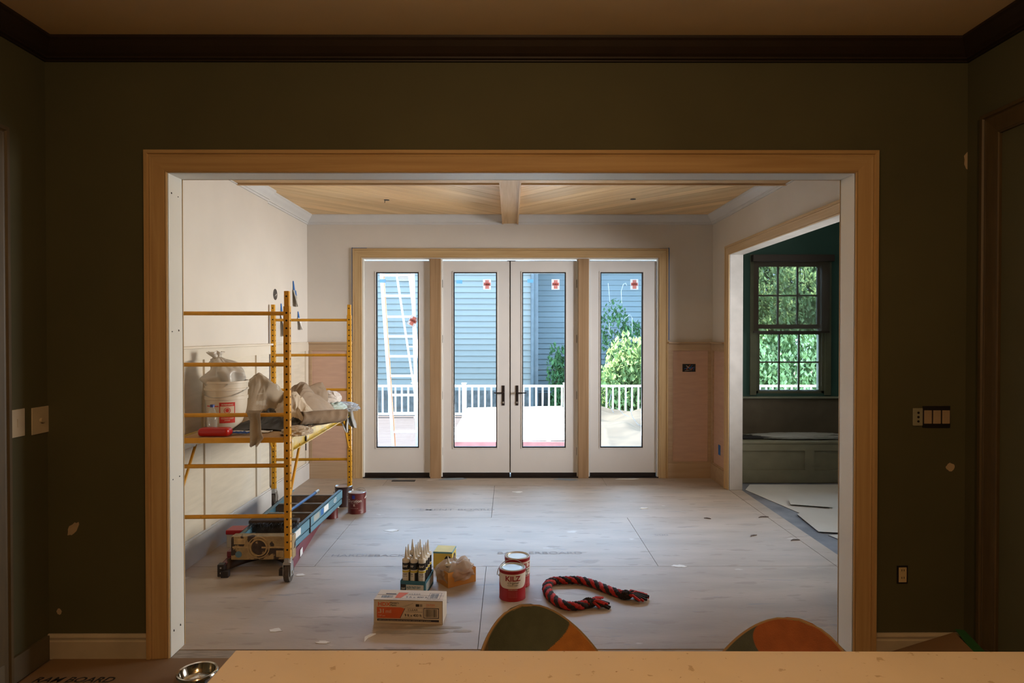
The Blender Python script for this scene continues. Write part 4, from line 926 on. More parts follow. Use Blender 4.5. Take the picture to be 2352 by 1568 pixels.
# --- paint cans
silver = mat('tin_silver', (.62, .61, .60), .28, .85, var=.05, scale=20)
def can(name, label, loc, rz, body_m, R_=.083, H=.188, handle='up', lid_m=None, group=None):
    t_ = thing(name, label, 'paint can', loc, rz, group)
    MB().lathe([(0, .003), (R_-.003, .003), (R_, 0), (R_, .004), (R_-.001, .006), (R_-.001, H-.010), (R_+.001, H-.008), (R_+.001, H-.002), (R_-.003, H)], 56).build('can_body', body_m, t_, smooth=True)
    MB().lathe([(R_-.003, H), (R_-.006, H+.002), (R_-.010, H-.002), (R_-.013, H-.005), (R_-.015, H-.002), (R_-.018, H+.001), (R_-.021, H-.004), (0, H-.004)], 56).build('lid', lid_m or silver, t_, smooth=True)
    for s_ in (-1, 1): MB().cyl((s_*(R_-.002), 0, H*.74), (s_*(R_+.006), 0, H*.74), .009, .005, n=14).build('handle_ear', silver, t_)
    n = 20; a = {'up': .78, 'down': -.55, 'side': -.3}[handle]; rr = R_+.012
    pts = [(rr*math.cos(PI*i/n), rr*1.05*math.sin(PI*i/n)*math.cos(a), H*.74+rr*1.05*math.sin(PI*i/n)*math.sin(a)) for i in range(n+1)]
    MB().tube(pts, .0024, 6).build('bail_handle', steel, t_)
    return t_
redk, wk = mat('can_red', (.29, .010, .014), .35, var=.05), mat('can_white_label', (.66, .60, .53), .4, var=.03)
def wraplabel(t_, R_, z0, z1, a0, a1, m, name, n=30, zf=None):
    g = MB(); vs = []
    for i in range(n+1):
        a = a0+(a1-a0)*i/n; lo = z0 if zf is None else zf(i/n); vs += [(R_*math.cos(a), R_*math.sin(a), lo), (R_*math.cos(a), R_*math.sin(a), z1)]
    g.add(vs, [(2*i, 2*i+2, 2*i+3, 2*i+1) for i in range(n)]); return g.build(name, m, t_, smooth=True)
def kilz(t_, full=True):
    R_ = .0834; H = .188
    wraplabel(t_, R_, .085, H-.020, -PI*.5-1.42, -PI*.5+1.42, wk, 'white_label', 40, lambda k: .080+.086*abs(2*k-1)**7)
    wraplabel(t_, R_+.0002, H-.020, H-.012, -PI, PI, redk, 'red_band', 50)
    a = -PI/2; Rt = R_+.0006
    v, f = text_geo('KILZ', .043, .030, sx=1.12); MB().add(*cylt(v, f, Rt, a, .128)).build('brand_lettering', redk, t_)
    v, f = text_geo('Original', .020, .004, .45, sx=1.1); MB().add(*cylt(v, f, Rt, a, .110)).build('script_lettering', inkm, t_)
    v, f = text_geo('INTERIOR PRIMER', .0085, .01); MB().add(*cylt(v, f, Rt, a, .097)).build('small_lettering', inkm, t_)
    for k, tx in enumerate(('BLOCKS STAINS,', 'ODORS & SEALS')): v, f = text_geo(tx, .008, .01); MB().add(*cylt(v, f, Rt, a, .079-k*.009)).build('small_lettering', wk, t_)
    g = MB()
    for k in range(5): v, f = text_geo('oil based primer for stains', .0055, 0); g.add(*cylt(v, f, Rt, a, .058-k*.008))
    g.build('fine_print', mat('dim_print', (.55, .22, .2), .5), t_, kind='stuff')
p = PF(1177, 1382); k1 = can('paint_can', 'red and white primer can nearest the camera with bail handle raised', (p.x, p.y+.080, 0), .03, redk, handle='up', lid_m=mat('white_lid', (.52, .60, .62), .35, .2)); kilz(k1)
p = PF(1187, 1352); k2 = can('paint_can', 'second red and white primer can, half hidden behind the nearest one', (p.x+.004, p.y+.085, 0), .75, redk, handle='side', lid_m=mat('cream_lid', (.55, .54, .49), .4, .2)); kilz(k2)
mc = mat('can_maroon', (.115, .018, .018), .35, var=.05)
p = PF(815, 1181); k3 = can('paint_can', 'dark maroon wall paint can standing by the far scaffold wheel', (p.x, p.y+.083, 0), -.02, mc, handle='up')
for h in k3.children:
    if h.name.startswith('bail'): h.rotation_euler = (0, 0, -.5)
v, f = text_geo('Duration', .038, .003); MB().add(*cylt(v, f, .0838, -PI/2-.05, .108)).build('brand_lettering', wk, k3)
v, f = text_geo('R', .028, .03); MB().add(*cylt(v, f, .0838, -PI/2-.05, .072)).build('monogram', wk, k3)
v, f = text_geo('interior acrylic latex', .0085, .0); MB().add(*cylt(v, f, .0838, -PI/2-.05, .096)).build('small_lettering', wk, k3)
v, f = text_geo('the finest paint for walls', .0075, .0); MB().add(*cylt(v, f, .0838, -PI/2-.05, .052)).build('small_lettering', wk, k3)
v, f = text_geo('3.79 L', .012, .0); MB().add(*cylt(v, f, .0838, -PI/2+.62, .03)).build('small_lettering', wk, k3)
wraplabel(k3, .0838, .140, .172, -PI/2-.30, -PI/2+.02, mat('can_blue_mark', (.03, .05, .35), .4), 'blue_emblem', 8)
p = PF(761, 1193); k4 = can('paint_can', 'small dark quart can mostly hidden behind the ladder far end', (p.x-.01, p.y+.06, 0), .4, mc, R_=.052, H=.12, handle='down')
p = PF(788, 1166); k5 = can('paint_can', 'dark can hidden behind the maroon one at the ladder tip', (p.x-.02, p.y+.10, 0), .4, mat('can_black', (.03, .012, .014), .4), R_=.083, H=.188, handle='down')

# --- painter's plastic carton
cbx = mat('carton_white', (.60, .53, .45), .75, var=.04); orp, navy = mat('print_orange', (.62, .12, .04), .7), mat('print_navy', (.03, .025, .045), .7)
p0 = PF(858.5, 1430); p1 = PF(1016.5, 1434.5); ang = math.atan2(p1.y-p0.y, p1.x-p0.x); Lb = (p1-p0).length; Hb, Db = .134, .146
hb = thing('plastic_sheeting_carton', 'long white and orange carton of painter plastic on the floor', 'carton', (p0.x, p0.y, 0), ang)
MB().box((0, 0, 0), (Lb, Db, Hb)).build('carton_body', cbx, hb, bevel=.002)
MB().box((.0, -.0006, Hb-.0016), (Lb, .001, Hb+.0005)).box((Lb-.001, -.0006, 0), (Lb+.0006, .001, Hb)).box((.003, Db*.5-.0008, Hb), (Lb-.003, Db*.5+.0008, Hb+.0006)).build('carton_crease', mat('crease_brown', (.12, .08, .06), .8), hb)
def pr(x, z, m, txt, size, bold=.0, sx=1, al='LEFT', nm='lettering'):
    v, f = text_geo(txt, size, bold, 0, al, sx); return MB().add(v, f, FRONT((x, -.0011, z))).build(nm, m, hb)
q = Lb/.397
def fr(x0, z0, x1, z1, m, nm, dy=.0007): return MB().add([(x0, -dy, z0), (x1, -dy, z0), (x1, -dy, z1), (x0, -dy, z1)], [(0, 1, 2, 3)]).build(nm, m, hb)
MB().add([(.018, -.0007, .030), (.150, -.0007, .030), (.178, -.0007, .087), (.158, -.0007, .093), (.018, -.0007, .093)], [(0, 1, 2, 3, 4)]).build('orange_panel', orp, hb)
pr(.024, .100, orp, 'HDX', .030, .03, 1.1); pr(.096, .113, inkm, "Painter's", .015, .01, .95); pr(.096, .100, inkm, 'Plastic', .015, .01, .95)
pr(.024, .060, cbx, '.31', .032, .025); pr(.068, .060, cbx, 'mil', .028, 0); pr(.026, .040, cbx, '7.87 \u00b5m', .012)
MB().add([(.182, -.0007, .088), (.180, -.0007, .090), (.150, -.0007, .031), (.153, -.0007, .030)], [(0, 1, 2, 3)]).build('slant_line', navy, hb)
pr(.196, .074, inkm, 'CLEAR', .018, .0, 1.1); pr(.178, .042, inkm, '9 ft x 400 ft', .0215, .018, .95); pr(.178, .034, inkm, '2.74 m x 121.9 m', .006)
fr(.186, .0675, .282, .0690, navy, 'rule'); fr(.281, .034, .2822, .092, navy, 'rule'); fr(.19, .0905, .282, .0915, navy, 'rule'); fr(.152, .030, .282, .0312, navy, 'rule')
fr(.020, .014, .375, .026, navy, 'navy_strip'); v, f = text_geo('DROP CLOTH FOR PAINTING AND DUST PROTECTION  LIGHT DUTY  EASY TO UNFOLD', .0062, .01, 0, 'LEFT', 1.22); MB().add(v, f, FRONT((.026, -.0011, .017))).build('strip_lettering', cbx, hb)
g = MB(); x = .150
for a_, b_, c_, d_ in ((.150, .096, .19, .108), (.165, .094, .205, .112), (.178, .095, .225, .118)):
    g.add([(a_, -.0008, b_), (a_+.002, -.0008, b_), (c_+.002, -.0008, d_), (c_, -.0008, d_)], [(0, 1, 2, 3)])
g.build('line_drawing', inkm, hb); fr(.242, .099, .262, .114, inkm, 'pictogram'); fr(.264, .099, .280, .114, mat('print_grey', (.25, .22, .2), .7), 'pictogram')
pr(.327, .107, orp, 'CAUTION', .011, .02, 1, 'CENTER'); pr(.327, .098, orp, 'SLIPPERY UNDERFOOT', .0052, .01, 1, 'CENTER')
fr(.287, .034, .375, .093, navy, 'barcode_frame', .0007); fr(.291, .038, .371, .089, cbx, 'barcode_ground', .0009)
g = MB(); x = .297
while x < .364: w_ = R.choice((.001, .0018, .0028)); g.add([(x, -.0012, .042), (x+w_, -.0012, .042), (x+w_, -.0012, .086), (x, -.0012, .086)], [(0, 1, 2, 3)]); x += w_+R.choice((.001, .0018))
g.build('barcode', inkm, hb, kind='stuff')
# print on the top
Z = Hb+.0012
def tp_(x0, y0, x1, y1, m, nm): return MB().add([(x0, y0, Z-.0004), (x1, y0, Z-.0004), (x1, y1, Z-.0004), (x0, y1, Z-.0004)], [(0, 1, 2, 3)]).build(nm, m, hb)
MB().add([(.115, .030, Z), (.148, .030, Z), (.180, .105, Z), (.122, .105, Z)], [(0, 1, 2, 3)]).build('orange_panel', orp, hb)
for tx, x, y, s_, b2 in (('CLEAR', .185, .078, .024, 0), ('9 ft x 400 ft', .175, .034, .028, .012)): v, f = text_geo(tx, s_, b2, 0, 'LEFT', .95); MB().add(v, f, TOP((x, y, Z))).build('lettering', inkm, hb)
v, f = text_geo('DROP CLOTH FOR PAINTING AND DUST PROTECTION LIGHT DUTY', .010, .005, 0, 'LEFT', .98); MB().add(v, f, TOP((.11, .012, Z))).build('strip_lettering', inkm, hb)
g = MB()
for x0_, x1_, y0_, y1_ in ((.035, .10, .028, .062), (.315, .36, .032, .10)):
    x = x0_
    while x < x1_: w_ = R.choice((.001, .002, .003)); g.add([(x, y0_, Z), (x+w_, y0_, Z), (x+w_, y1_, Z), (x, y1_, Z)], [(0, 1, 2, 3)]); x += w_+R.choice((.0012, .002))
g.build('barcode', inkm, hb, kind='stuff'); tp_(.05, .078, .11, .09, navy, 'navy_strip')
for a_ in ((.305, .022, .307, .112), (.372, .022, .374, .112), (.305, .022, .374, .024), (.305, .110, .374, .112)): tp_(*a_, navy, 'barcode_frame')

# --- caulk tray with tubes
p = PF(919.5, 1366); ca = -.12
ct = thing('caulk_tray', 'open blue and white cardboard tray holding caulk tubes', 'tray', (p.x, p.y, 0), ca)
tb, tw = mat('tray_teal', (.03, .13, .18), .6), mat('tray_white', (.50, .50, .45), .6)
TW, TD, TH = .162, .212, .092
MB().box((0, 0, 0), (TW, TD, .003)).box((0, 0, 0), (TW, .003, TH)).box((0, TD-.003, 0), (TW, TD, TH)).box((0, .003, 0), (.003, TD-.003, TH)).box((TW-.003, .003, 0), (TW, TD-.003, TH)).build('tray_body', tb, ct)
MB().add([(.038, -.0006, .022), (TW-.012, -.0006, .022), (TW-.012, -.0006, .068), (.038, -.0006, .068)], [(0, 1, 2, 3)]).add([(TW+.0006, .02, .02), (TW+.0006, TD-.01, .02), (TW+.0006, TD-.01, .07), (TW+.0006, .02, .07)], [(0, 1, 2, 3)]).build('white_print_panel', tw, ct)
MB().add([(.004, -.0007, .012), (.034, -.0007, .012), (.034, -.0007, .07), (.004, -.0007, .07)], [(0, 1, 2, 3)]).build('dark_print_panel', inkm, ct)
v, f = text_geo('ALEX FAST DRY', .0205, .03, 0, 'LEFT', .62); MB().add(v, f, FRONT((.041, -.0012, .044))).build('lettering', tb, ct)
v, f = text_geo('DAP', .016, .03, 0, 'CENTER', .8); MB().add(v, f, FRONT((.019, -.0012, .038))).build('lettering', tw, ct)
v, f = text_geo('ACRYLIC LATEX CAULK PLUS SILICONE', .0075, .02, 0, 'LEFT', .62); MB().add(v, f, FRONT((.041, -.0012, .030))).build('lettering', inkm, ct)
g = MB()
for k in range(4): v, f = text_geo('FAST DRY ACRYLIC CAULK', .010, .01, 0, 'LEFT', .95); g.add(v, f, frame_M((TW+.0012, .03, .058-k*.011), (0, 1, 0), (0, 0, 1)))
g.build('lettering', tb, ct)
tubew, tubeb, tubey = mat('tube_white', (.62, .59, .52), .4, var=.02), mat('tube_black', (.018, .017, .016), .35), mat('tube_yellow', (.55, .42, .03), .4)
def tube_make(label, loc, rz):
    t_ = thing('caulk_tube', label, 'caulk tube', loc, rz, 'caulk tubes standing in the tray'); r_ = .0235
    MB().lathe([(0, 0), (r_, 0), (r_, .205), (r_+.001, .205), (r_+.001, .214), (r_-.004, .220), (.010, .222), (.009, .228), (.0085, .240), (.0022, .295), (0, .295)], 28).build('nozzle_and_tube', tubew, t_, smooth=True)
    MB().lathe([(r_+.0003, .155), (r_+.0003, .198)], 28).build('black_band', tubeb, t_, smooth=True)
    MB().lathe([(r_+.0003, .138), (r_+.0003, .149)], 28).build('yellow_band', tubey, t_, smooth=True)
    MB().lathe([(r_+.0003, .04), (r_+.0003, .136)], 28, a0=-.6, a1=1.0).build('dark_back_label', tubeb, t_, smooth=True)
    v, f = text_geo('DAP', .017, .03); MB().add(*cylt(v, f, r_+.0009, -PI/2, .172)).build('lettering', tubew, t_)
    v, f = text_geo('ALEX', .011, .03); MB().add(*cylt(v, f, r_+.0009, -PI/2, .124)).build('lettering', tubeb, t_)
    v, f = text_geo('FAST DRY', .007, .02); MB().add(*cylt(v, f, r_+.0009, -PI/2, .112)).build('lettering', tubeb, t_)
    return t_
colsn, rowsn = ('left', 'middle', 'right'), ('front row', 'second row', 'third row', 'back row')
t0 = None; M = Matrix.Rotation(ca, 3, 'Z')
for rr in range(4):
    for cc in range(3):
        if (rr, cc) in ((2, 0),): continue
        l = Vector(ct.location)+M @ Vector((.029+cc*.052, .030+rr*.0505, .0035)); lab = f'white caulk tube with pointed nozzle, {colsn[cc]} one in the tray {rowsn[rr]}'
        if t0 is None: t0 = tube_make(lab, l, -.2); o = t0
        else: o = copy_tree(t0); o['label'] = lab
        o.location = l; o.rotation_euler = (0, 0, R.uniform(-.9, .9))

# --- orange carton in plastic, yellow box behind
pc = PF(1029, 1351); pr_ = PF(1093, 1334.5); an = math.atan2(pr_.y-pc.y, pr_.x-pc.x)
oc = thing('open_carton', 'open orange cardboard carton beside the caulk tray', 'carton', (pc.x, pc.y, 0), an)
om = mat('orange_carton', (.52, .23, .045), .7, var=.1); W2, D2, H2 = (pr_-pc).length, .155, .098
MB().box((0, 0, 0), (W2, D2, .003)).box((0, 0, 0), (W2, .004, H2)).box((0, D2-.004, 0), (W2, D2, H2)).box((0, .004, 0), (.004, D2-.004, H2)).box((W2-.004, .004, 0), (W2, D2-.004, H2)).build('carton_body', om, oc)
for k, tx in enumerate(('INTERIOR EXTERIOR', 'PAINTERS CAULK')): v, f = text_geo(tx, .015, .01, 0, 'CENTER', .9); MB().add(v, f, FRONT((W2*.52, -.0008, .060-k*.02))).build('lettering', mat('carton_red_print', (.45, .08, .03), .7), oc)
filmy = sheer('cloudy_film', (.62, .50, .40), .66)
def bagf(u, v):
    a = 2*PI*u; k = v
    rx, ry_ = W2*.5+.012+.012*math.sin(a*3), D2*.5+.012+.010*math.sin(a*4+1)
    if k < .55: t_ = k/.55; z = H2*(.35+.75*t_)+.01*math.sin(a*5)*t_; s_ = 1.0+.05*math.sin(a*7+k*9)
    else: t_ = (k-.55)/.45; z = H2*1.08+.034*math.sin(t_*PI*.8)*(1+.8*noise.noise(Vector((math.cos(a)*2, math.sin(a)*2, 3)))); s_ = 1-.9*t_
    q_ = noise.noise(Vector((math.cos(a)*3, math.sin(a)*3, k*6)))*.012
    ca_, sa_ = math.cos(a), math.sin(a); m_ = max(abs(ca_), abs(sa_))**.7
    return (W2/2+(rx*ca_/m_*.98+q_)*s_, D2/2+(ry_*sa_/m_*.98+q_)*s_, z+q_)
bgo = MB().grid(bagf, 80, 34).build('plastic_bag', filmy, smooth=True, loc=oc.location, rot=(0, 0, an)); tag(bgo, 'cloudy plastic bag bunched over the orange carton', 'plastic bag')
for i, (x, y) in enumerate(((.055, .06), (.14, .09))):
    o = copy_tree(t0); o['label'] = ('caulk tube leaning inside the orange carton, left one', 'caulk tube lying inside the orange carton under the bag')[i]; o['group'] = 'caulk tubes in the orange carton'
    q = Vector(oc.location)+Matrix.Rotation(an, 3, 'Z') @ Vector((x, y, .026 if i else .005)); o.location = q; o.rotation_euler = (0, -.12, an) if i == 0 else (PI/2, 0, an-PI/2)
    if i: o.scale = (.8, .8, .45); o.location = q
    else: o.scale = (1, 1, .62)
pyb = P(1018, 1262, 4.62)
yb_ = thing('yellow_box', 'small yellow and blue box behind the orange carton', 'box', (pyb.x-.06, 4.52, 0), -.12); ym, bm2 = mat('yellow_card', (.60, .46, .08), .6), mat('box_blue', (.10, .28, .36), .6)
MB().box((0, 0, 0), (.135, .14, .115)).build('box_body', ym, yb_, bevel=.002); MB().box((-.0008, -.0008, .105), (.1358, .1408, .1155)).build('blue_edge', bm2, yb_); MB().box((.002, .002, .1155), (.133, .138, .1165)).build('lid', ym, yb_)
MB().add([(.1362, .07+.04*math.cos(2*PI*i/16), .055+.035*math.sin(2*PI*i/16)) for i in range(16)], [tuple(range(16))]).add([(.105+.025*math.cos(2*PI*i/16), -.0012, .06+.03*math.sin(2*PI*i/16)) for i in range(16)], [tuple(range(16))]).build('dark_oval', inkm, yb_)

# --- braided rope toy
rp = [(1352, 1384), (1330, 1390), (1300, 1390), (1275, 1378), (1259, 1360), (1257, 1344), (1270, 1334), (1298, 1332), (1330, 1332), (1362, 1340), (1392, 1352), (1420, 1362), (1436, 1366)]
ctrl = [PF(x, y, .026) for x, y in rp]
def spline(c, n=14):
    o = []
    for i in range(len(c)-1):
        p0_, p1_, p2_, p3_ = c[max(i-1, 0)], c[i], c[i+1], c[min(i+2, len(c)-1)]
        for k in range(n): t_ = k/n; o.append(.5*((2*p1_)+(p2_-p0_)*t_+(2*p0_-5*p1_+4*p2_-p3_)*t_*t_+(3*p1_-p0_-3*p2_+p3_)*t_**3))
    return o+[c[-1]]
cl_ = spline(ctrl); ro = thing('braided_rope', 'red and black braided rope toy curled on the floor', 'rope', (0, 0, 0))
fr_, fb_ = mat('fleece_red', (.36, .014, .010), .85, var=.35, scale=60, bump=.3), mat('fleece_black', (.016, .010, .010), .95, var=.4, scale=60, bump=.3)
dist = [0]
for i in range(1, len(cl_)): dist.append(dist[-1]+(cl_[i]-cl_[i-1]).length)
for s_ in range(4):
    pts = []; rads = []
    for i, c in enumerate(cl_):
        t_ = (cl_[min(i+1, len(cl_)-1)]-cl_[max(i-1, 0)]).normalized(); n_ = Vector((-t_.y, t_.x, 0)).normalized()
        a = dist[i]/.16*2*PI+s_*PI/2; pts.append(c+n_*math.cos(a)*.0165+Vector((0, 0, 1))*math.sin(a)*.010); rads.append(.0150+.0018*math.sin(i*2.1+s_))
    MB().tube(pts, rads, 9).build('strand', (fr_, fb_)[s_ % 2], ro, smooth=True, label=('red fleece strand', 'black fleece strand')[s_ % 2])
for e_, (dx, dy), L_ in ((cl_[0], (1, .12), .12), (cl_[-1], (1, -.05), .135)):
    kn = crumple(0, 0, 0, .036, .032, .028, .3, e_.x*7, 14, 3.4).build('knot', fb_, ro, smooth=True, loc=(e_.x, e_.y, .022))
    for i in range(26):
        a = R.uniform(-.75, .75); d = Vector((dx, dy, 0)).normalized(); d = Matrix.Rotation(a, 3, 'Z') @ d; l2 = L_*R.uniform(.6, 1.1); z0_ = R.uniform(.006, .03)
        MB().tube([(e_.x, e_.y, .02), e_+d*l2*.5+Vector((0, 0, z0_*.6)), (e_.x+d.x*l2, e_.y+d.y*l2, max(.008, z0_*.9))], [.010, .009, .007], 6).build('tassel_end', (fr_, fb_)[i % 2], ro, smooth=True)

# --- kitchen counter, chairs, bowl
qz = mat('quartz_counter', (.60, .53, .43), .35, var=.05, scale=4, spots=(.42, .33, .22), spot_scale=42, spot_size=.665)
extra_spots(qz, 90, .70, (.30, .20, .11), seed=5)
cnt = thing('kitchen_counter', 'beige speckled quartz kitchen counter across the foreground', 'counter', (P(540, 1496, 1.49).x, 1.492, 0), -.006)
MB().box((0, -1.15, .88), (2.88, 0, .91)).build('countertop', qz, cnt, bevel=.003)
MB().box((.03, -1.1, 0), (2.85, -.32, .88)).build('cabinet_base', mat('cabinet_dark', (.10, .09, .07), .6), cnt, bevel=.003)
def chair(label, loc, rz, cmap):
    t_ = thing('shell_chair', label, 'chair', loc, rz, 'patchwork shell chairs at the counter')
    cols = [mat('patch_'+n_, c_, .9, var=.12, scale=30, bump=.2, bscale=300) for n_, c_ in (('green', (.060, .072, .048)), ('brown', (.105, .075, .035)), ('orange', (.34, .135, .028)), ('rust', (.27, .085, .028)), ('slate', (.055, .070, .062)))]
    g = MB(); nu, nv = 210, 270
    # back/seat sweep: v 0 = front of seat, 1 = top of back; sitter faces -y (local)
    def fn(u, v):
        s_ = (u-.5)*2
        if v < .45: t1 = v/.45; cy_, cz = -.22+.36*t1, .44-.02*math.sin(t1*PI)*1.2
        else: t1 = (v-.45)/.55; cy_ = .14+.10*math.sin(t1*PI/2)*.9+.045*t1; cz = .44+.40*t1**1.15
        if v < .45: hw = .19+.06*v/.45
        else: t1 = (v-.45)/.55; hw = .25*(max(0, 1-t1**2.6))**.5+.012*(1-t1)
        x_ = s_*hw; kk = 2.1*max(0, min(1, (v-.25)/.4))
        return (x_, cy_-kk*x_*x_, cz+x_*x_*(1.2*max(0, 1-v/.6)))
    vs = [fn(i/nu, j/nv) for j in range(nv+1) for i in range(nu+1)]
    fs = []; mi = []
    for j in range(nv):
        for i in range(nu):
            fs.append((j*(nu+1)+i, j*(nu+1)+i+1, (j+1)*(nu+1)+i+1, (j+1)*(nu+1)+i)); mi.append(cmap((i+.5)/nu, (j+.5)/nv))
    g.add(vs, fs); g.m = mi
    sh_ = g.build('seat_shell', cols, t_, smooth=True, solid=.012)
    rim = [fn(0, v/90) for v in range(0, 91)]+[fn(1, v/90) for v in range(90, -1, -1)]
    MB().tube(rim, .0045, 8).build('rim_piping', mat('tan_piping', (.20, .13, .06), .7), t_, smooth=True)
    for sx in (-1, 1):
        for sy in (-1, 1): MB().tube([(sx*.12, sy*.11-.02, .425), (sx*.23, sy*.23-.02, .0)], [.016, .010], 10).build('leg', mat('beech_leg', (.45, .28, .13), .5), t_, smooth=True)
    MB().tube([(-.15, -.15, .33), (.15, .11, .33)], .004, 6).tube([(.15, -.15, .33), (-.15, .11, .33)], .004, 6).build('wire_brace', black, t_)
    return t_
def cm1(u, v):
    if v > .5 and u > .72+3.5*(v-.85): return 2
    if v > .62 and u < .30-2.2*(v-.80): return 1
    return 0 if (v > .6) else (3 if u < .5 else 4)
def cm2(u, v):
    if v > .6 and u < .36-2.6*(v-.82): return 4
    return 3 if v > .83 else (3 if v > .5 else 0)
chair('patchwork shell chair in dark green with orange right edge, left at counter', (.157, 1.655, 0), .47, cm1)
chair('patchwork shell chair in rust orange with slate left edge, right at counter', (.645, 1.585, 0), -.66, cm2)
bo = PF(453, 1552, .03); bw3 = MB().lathe([(0, .006), (.062, .006), (.070, .012), (.080, .05), (.089, .052), (.092, .048), (.094, .040), (.104, .0), (.100, .0), (0, .001)], 56).build('dog_bowl', stainless, smooth=True, loc=(bo.x, bo.y, .004)); tag(bw3, 'shiny stainless steel pet bowl on floor left of counter', 'bowl')
# brown floor paper and flap
kraft = mat('kraft_board', (.22, .135, .07), .8, var=.08, scale=3)
fp = thing('floor_paper', 'brown protective floor paper laid over kitchen floor', 'floor paper', (0, 0, 0))
MB().box((XK0+.03, -2.5, -.003), (1.75, YA-.012, .0025)).build('paper_sheet', kraft, fp)
v, f = text_geo('RAM BOARD', .066, .02, .2, 'CENTER', 1.0); pz = PF(172, 1560); MB().add(v, f, TOP((pz.x, pz.y-.03, .0032))).build('printed_text', inkm, fp)
v, f = text_geo('FLOOR PROTECTION', .03, .01, 0, 'CENTER', 1.0); MB().add(v, f, TOP((pz.x, pz.y-.09, .0032))).build('printed_text', inkm, fp)
ptA = [P(2035, 1500, 3.22), P(2192, 1452, 3.24), P(2250, 1510, 3.0), P(2010, 1520, 3.05)]
def flap(u, v):
    q = ptA[3].lerp(ptA[2], u).lerp(ptA[0].lerp(ptA[1], u), v); return (q.x, q.y, max(.004, q.z))
f1 = MB().grid(flap, 10, 8).build('cardboard_flap', kraft, solid=.003); tag(f1, 'brown cardboard flap curling up against the right wall corner', 'cardboard')
ta, tb3 = P(2193, 1446, 3.225), P(2285, 1530, 2.98)
gt = MB().add([(ta.x-.0, ta.y, ta.z+.004), (ta.x+.04, ta.y-.01, ta.z+.004), (tb3.x+.02, tb3.y, max(.01, tb3.z)), (tb3.x-.05, tb3.y, max(.01, tb3.z))], [(0, 1, 2, 3)]).build('green_tape', mat('green_tape', (.02, .10, .03), .6), solid=.001); tag(gt, 'strip of green tape along the cardboard flap edge', 'tape')

# --- switches, outlets, patches
plw = mat('plate_white', (.50, .44, .33), .5)
for (pa, pb, nm, lab) in (((22, 942), (55, 1000), 'switch_plate', 'blank white wall plate on left wall nearer the doorway trim'), ((71, 937), (111, 991), 'switch_plate', 'white dimmer plate on left wall nearer the corner')):
    a, b_ = PX(*pa, XK0), PX(*pb, XK0); t_ = thing(nm, lab, 'wall plate', (XK0, (a.y+b_.y)/2, (a.z+b_.z)/2)); dy, dz = abs(a.y-b_.y)/2, abs(a.z-b_.z)/2
    MB().box((0, -dy, -dz), (.006, dy, dz)).build('plate', plw, t_, bevel=.002)
    if pa[0] > 50: MB().cyl((.005, 0, 0), (.018, 0, 0), .012, n=16).build('dimmer_knob', plw, t_)
    else: MB().box((.006, -dy*.1, -dz*.3), (.008, dy*.1, dz*.3)).build('blank_insert', plw, t_)
p = P(2150, 957, YA); t_ = thing('switch_bank', 'black framed bank of three pale rocker switches on front wall', 'switch', (p.x, YA, p.z)); wd, hd = (2182-2119)/2/453, (982-932)/2/453
MB().box((-wd, -.004, -hd), (wd, 0, hd)).build('box_frame', black, t_)
for i in (-1, 0, 1): MB().box((i*wd*.66-.019, -.010, -hd*.62), (i*wd*.66+.019, -.004, hd*.62)).build('rocker', mat('rocker_beige', (.34, .26, .18), .5), t_, bevel=.002)
p = P(2107, 957, YA); t_ = thing('wall_keypad', 'pale wall control with three small sockets beside the switches', 'wall control', (p.x, YA, p.z))
MB().box((-.026, -.008, -.045), (.024, 0, .045)).build('plate', mat('keypad_grey', (.27, .27, .20), .5), t_, bevel=.003)
for i in (-1, 0, 1): MB().cyl((-.0, -.010, i*.022), (0, -.007, i*.022), .006, n=12).build('socket', black, t_)
def outlet(name, lab, p, Y, w_, h_, m):
    t_ = thing(name, lab, 'outlet', (p.x, Y, p.z)); MB().box((-w_-.008, -.002, -h_-.008), (w_+.008, 0, h_+.008)).build('box_hole', black, t_)
    MB().box((-w_, -.007, -h_), (w_, -.002, h_)).build('receptacle', m, t_, bevel=.002)
    for z in (-h_*.5, h_*.5):
        MB().box((-.007, -.0078, z), (-.004, -.0068, z+.010)).box((.004, -.0078, z), (.007, -.0068, z+.010)).build('slot', black, t_)
    return t_
outlet('wall_outlet', 'uncovered cream outlet low on front wall right of opening', P(2072, 1319, YA), YA, .020, .038, mat('outlet_cream', (.50, .40, .24), .5))
pb_ = thing('junction_box', 'open wall box with dark wires in the raw wainscot panel', 'electrical box', (P(1582.5, 844.5, YW-.006).x, YW-.006, P(1582.5, 844.5, YW-.006).z))
MB().box((-.075, -.002, -.045), (.075, .0, .045)).build('box_opening', black, pb_)
for i in range(7): MB().tube([(R.uniform(-.06, .06), -.004, R.uniform(-.035, .035)), (R.uniform(-.06, .06), -.014, R.uniform(-.035, .035)), (R.uniform(-.06, .06), -.004, R.uniform(-.035, .035))], .004, 6).build('wire', (mat('wire_orange', (.5, .12, .02), .5), bluetape, steel, black)[i % 4], pb_)
p = PX(1652.5, 1033, XR-.006); MB().box((-.003, -.035, -.055), (0, .035, .055)).build('blue_outlet_box', bluetape, loc=(XR-.006, p.y, p.z))
tag(sc.objects['blue_outlet_box'], 'blue plastic electrical box low in the right wainscot', 'electrical box')
pt = mat('wall_filler', (.42, .33, .22), .9); 
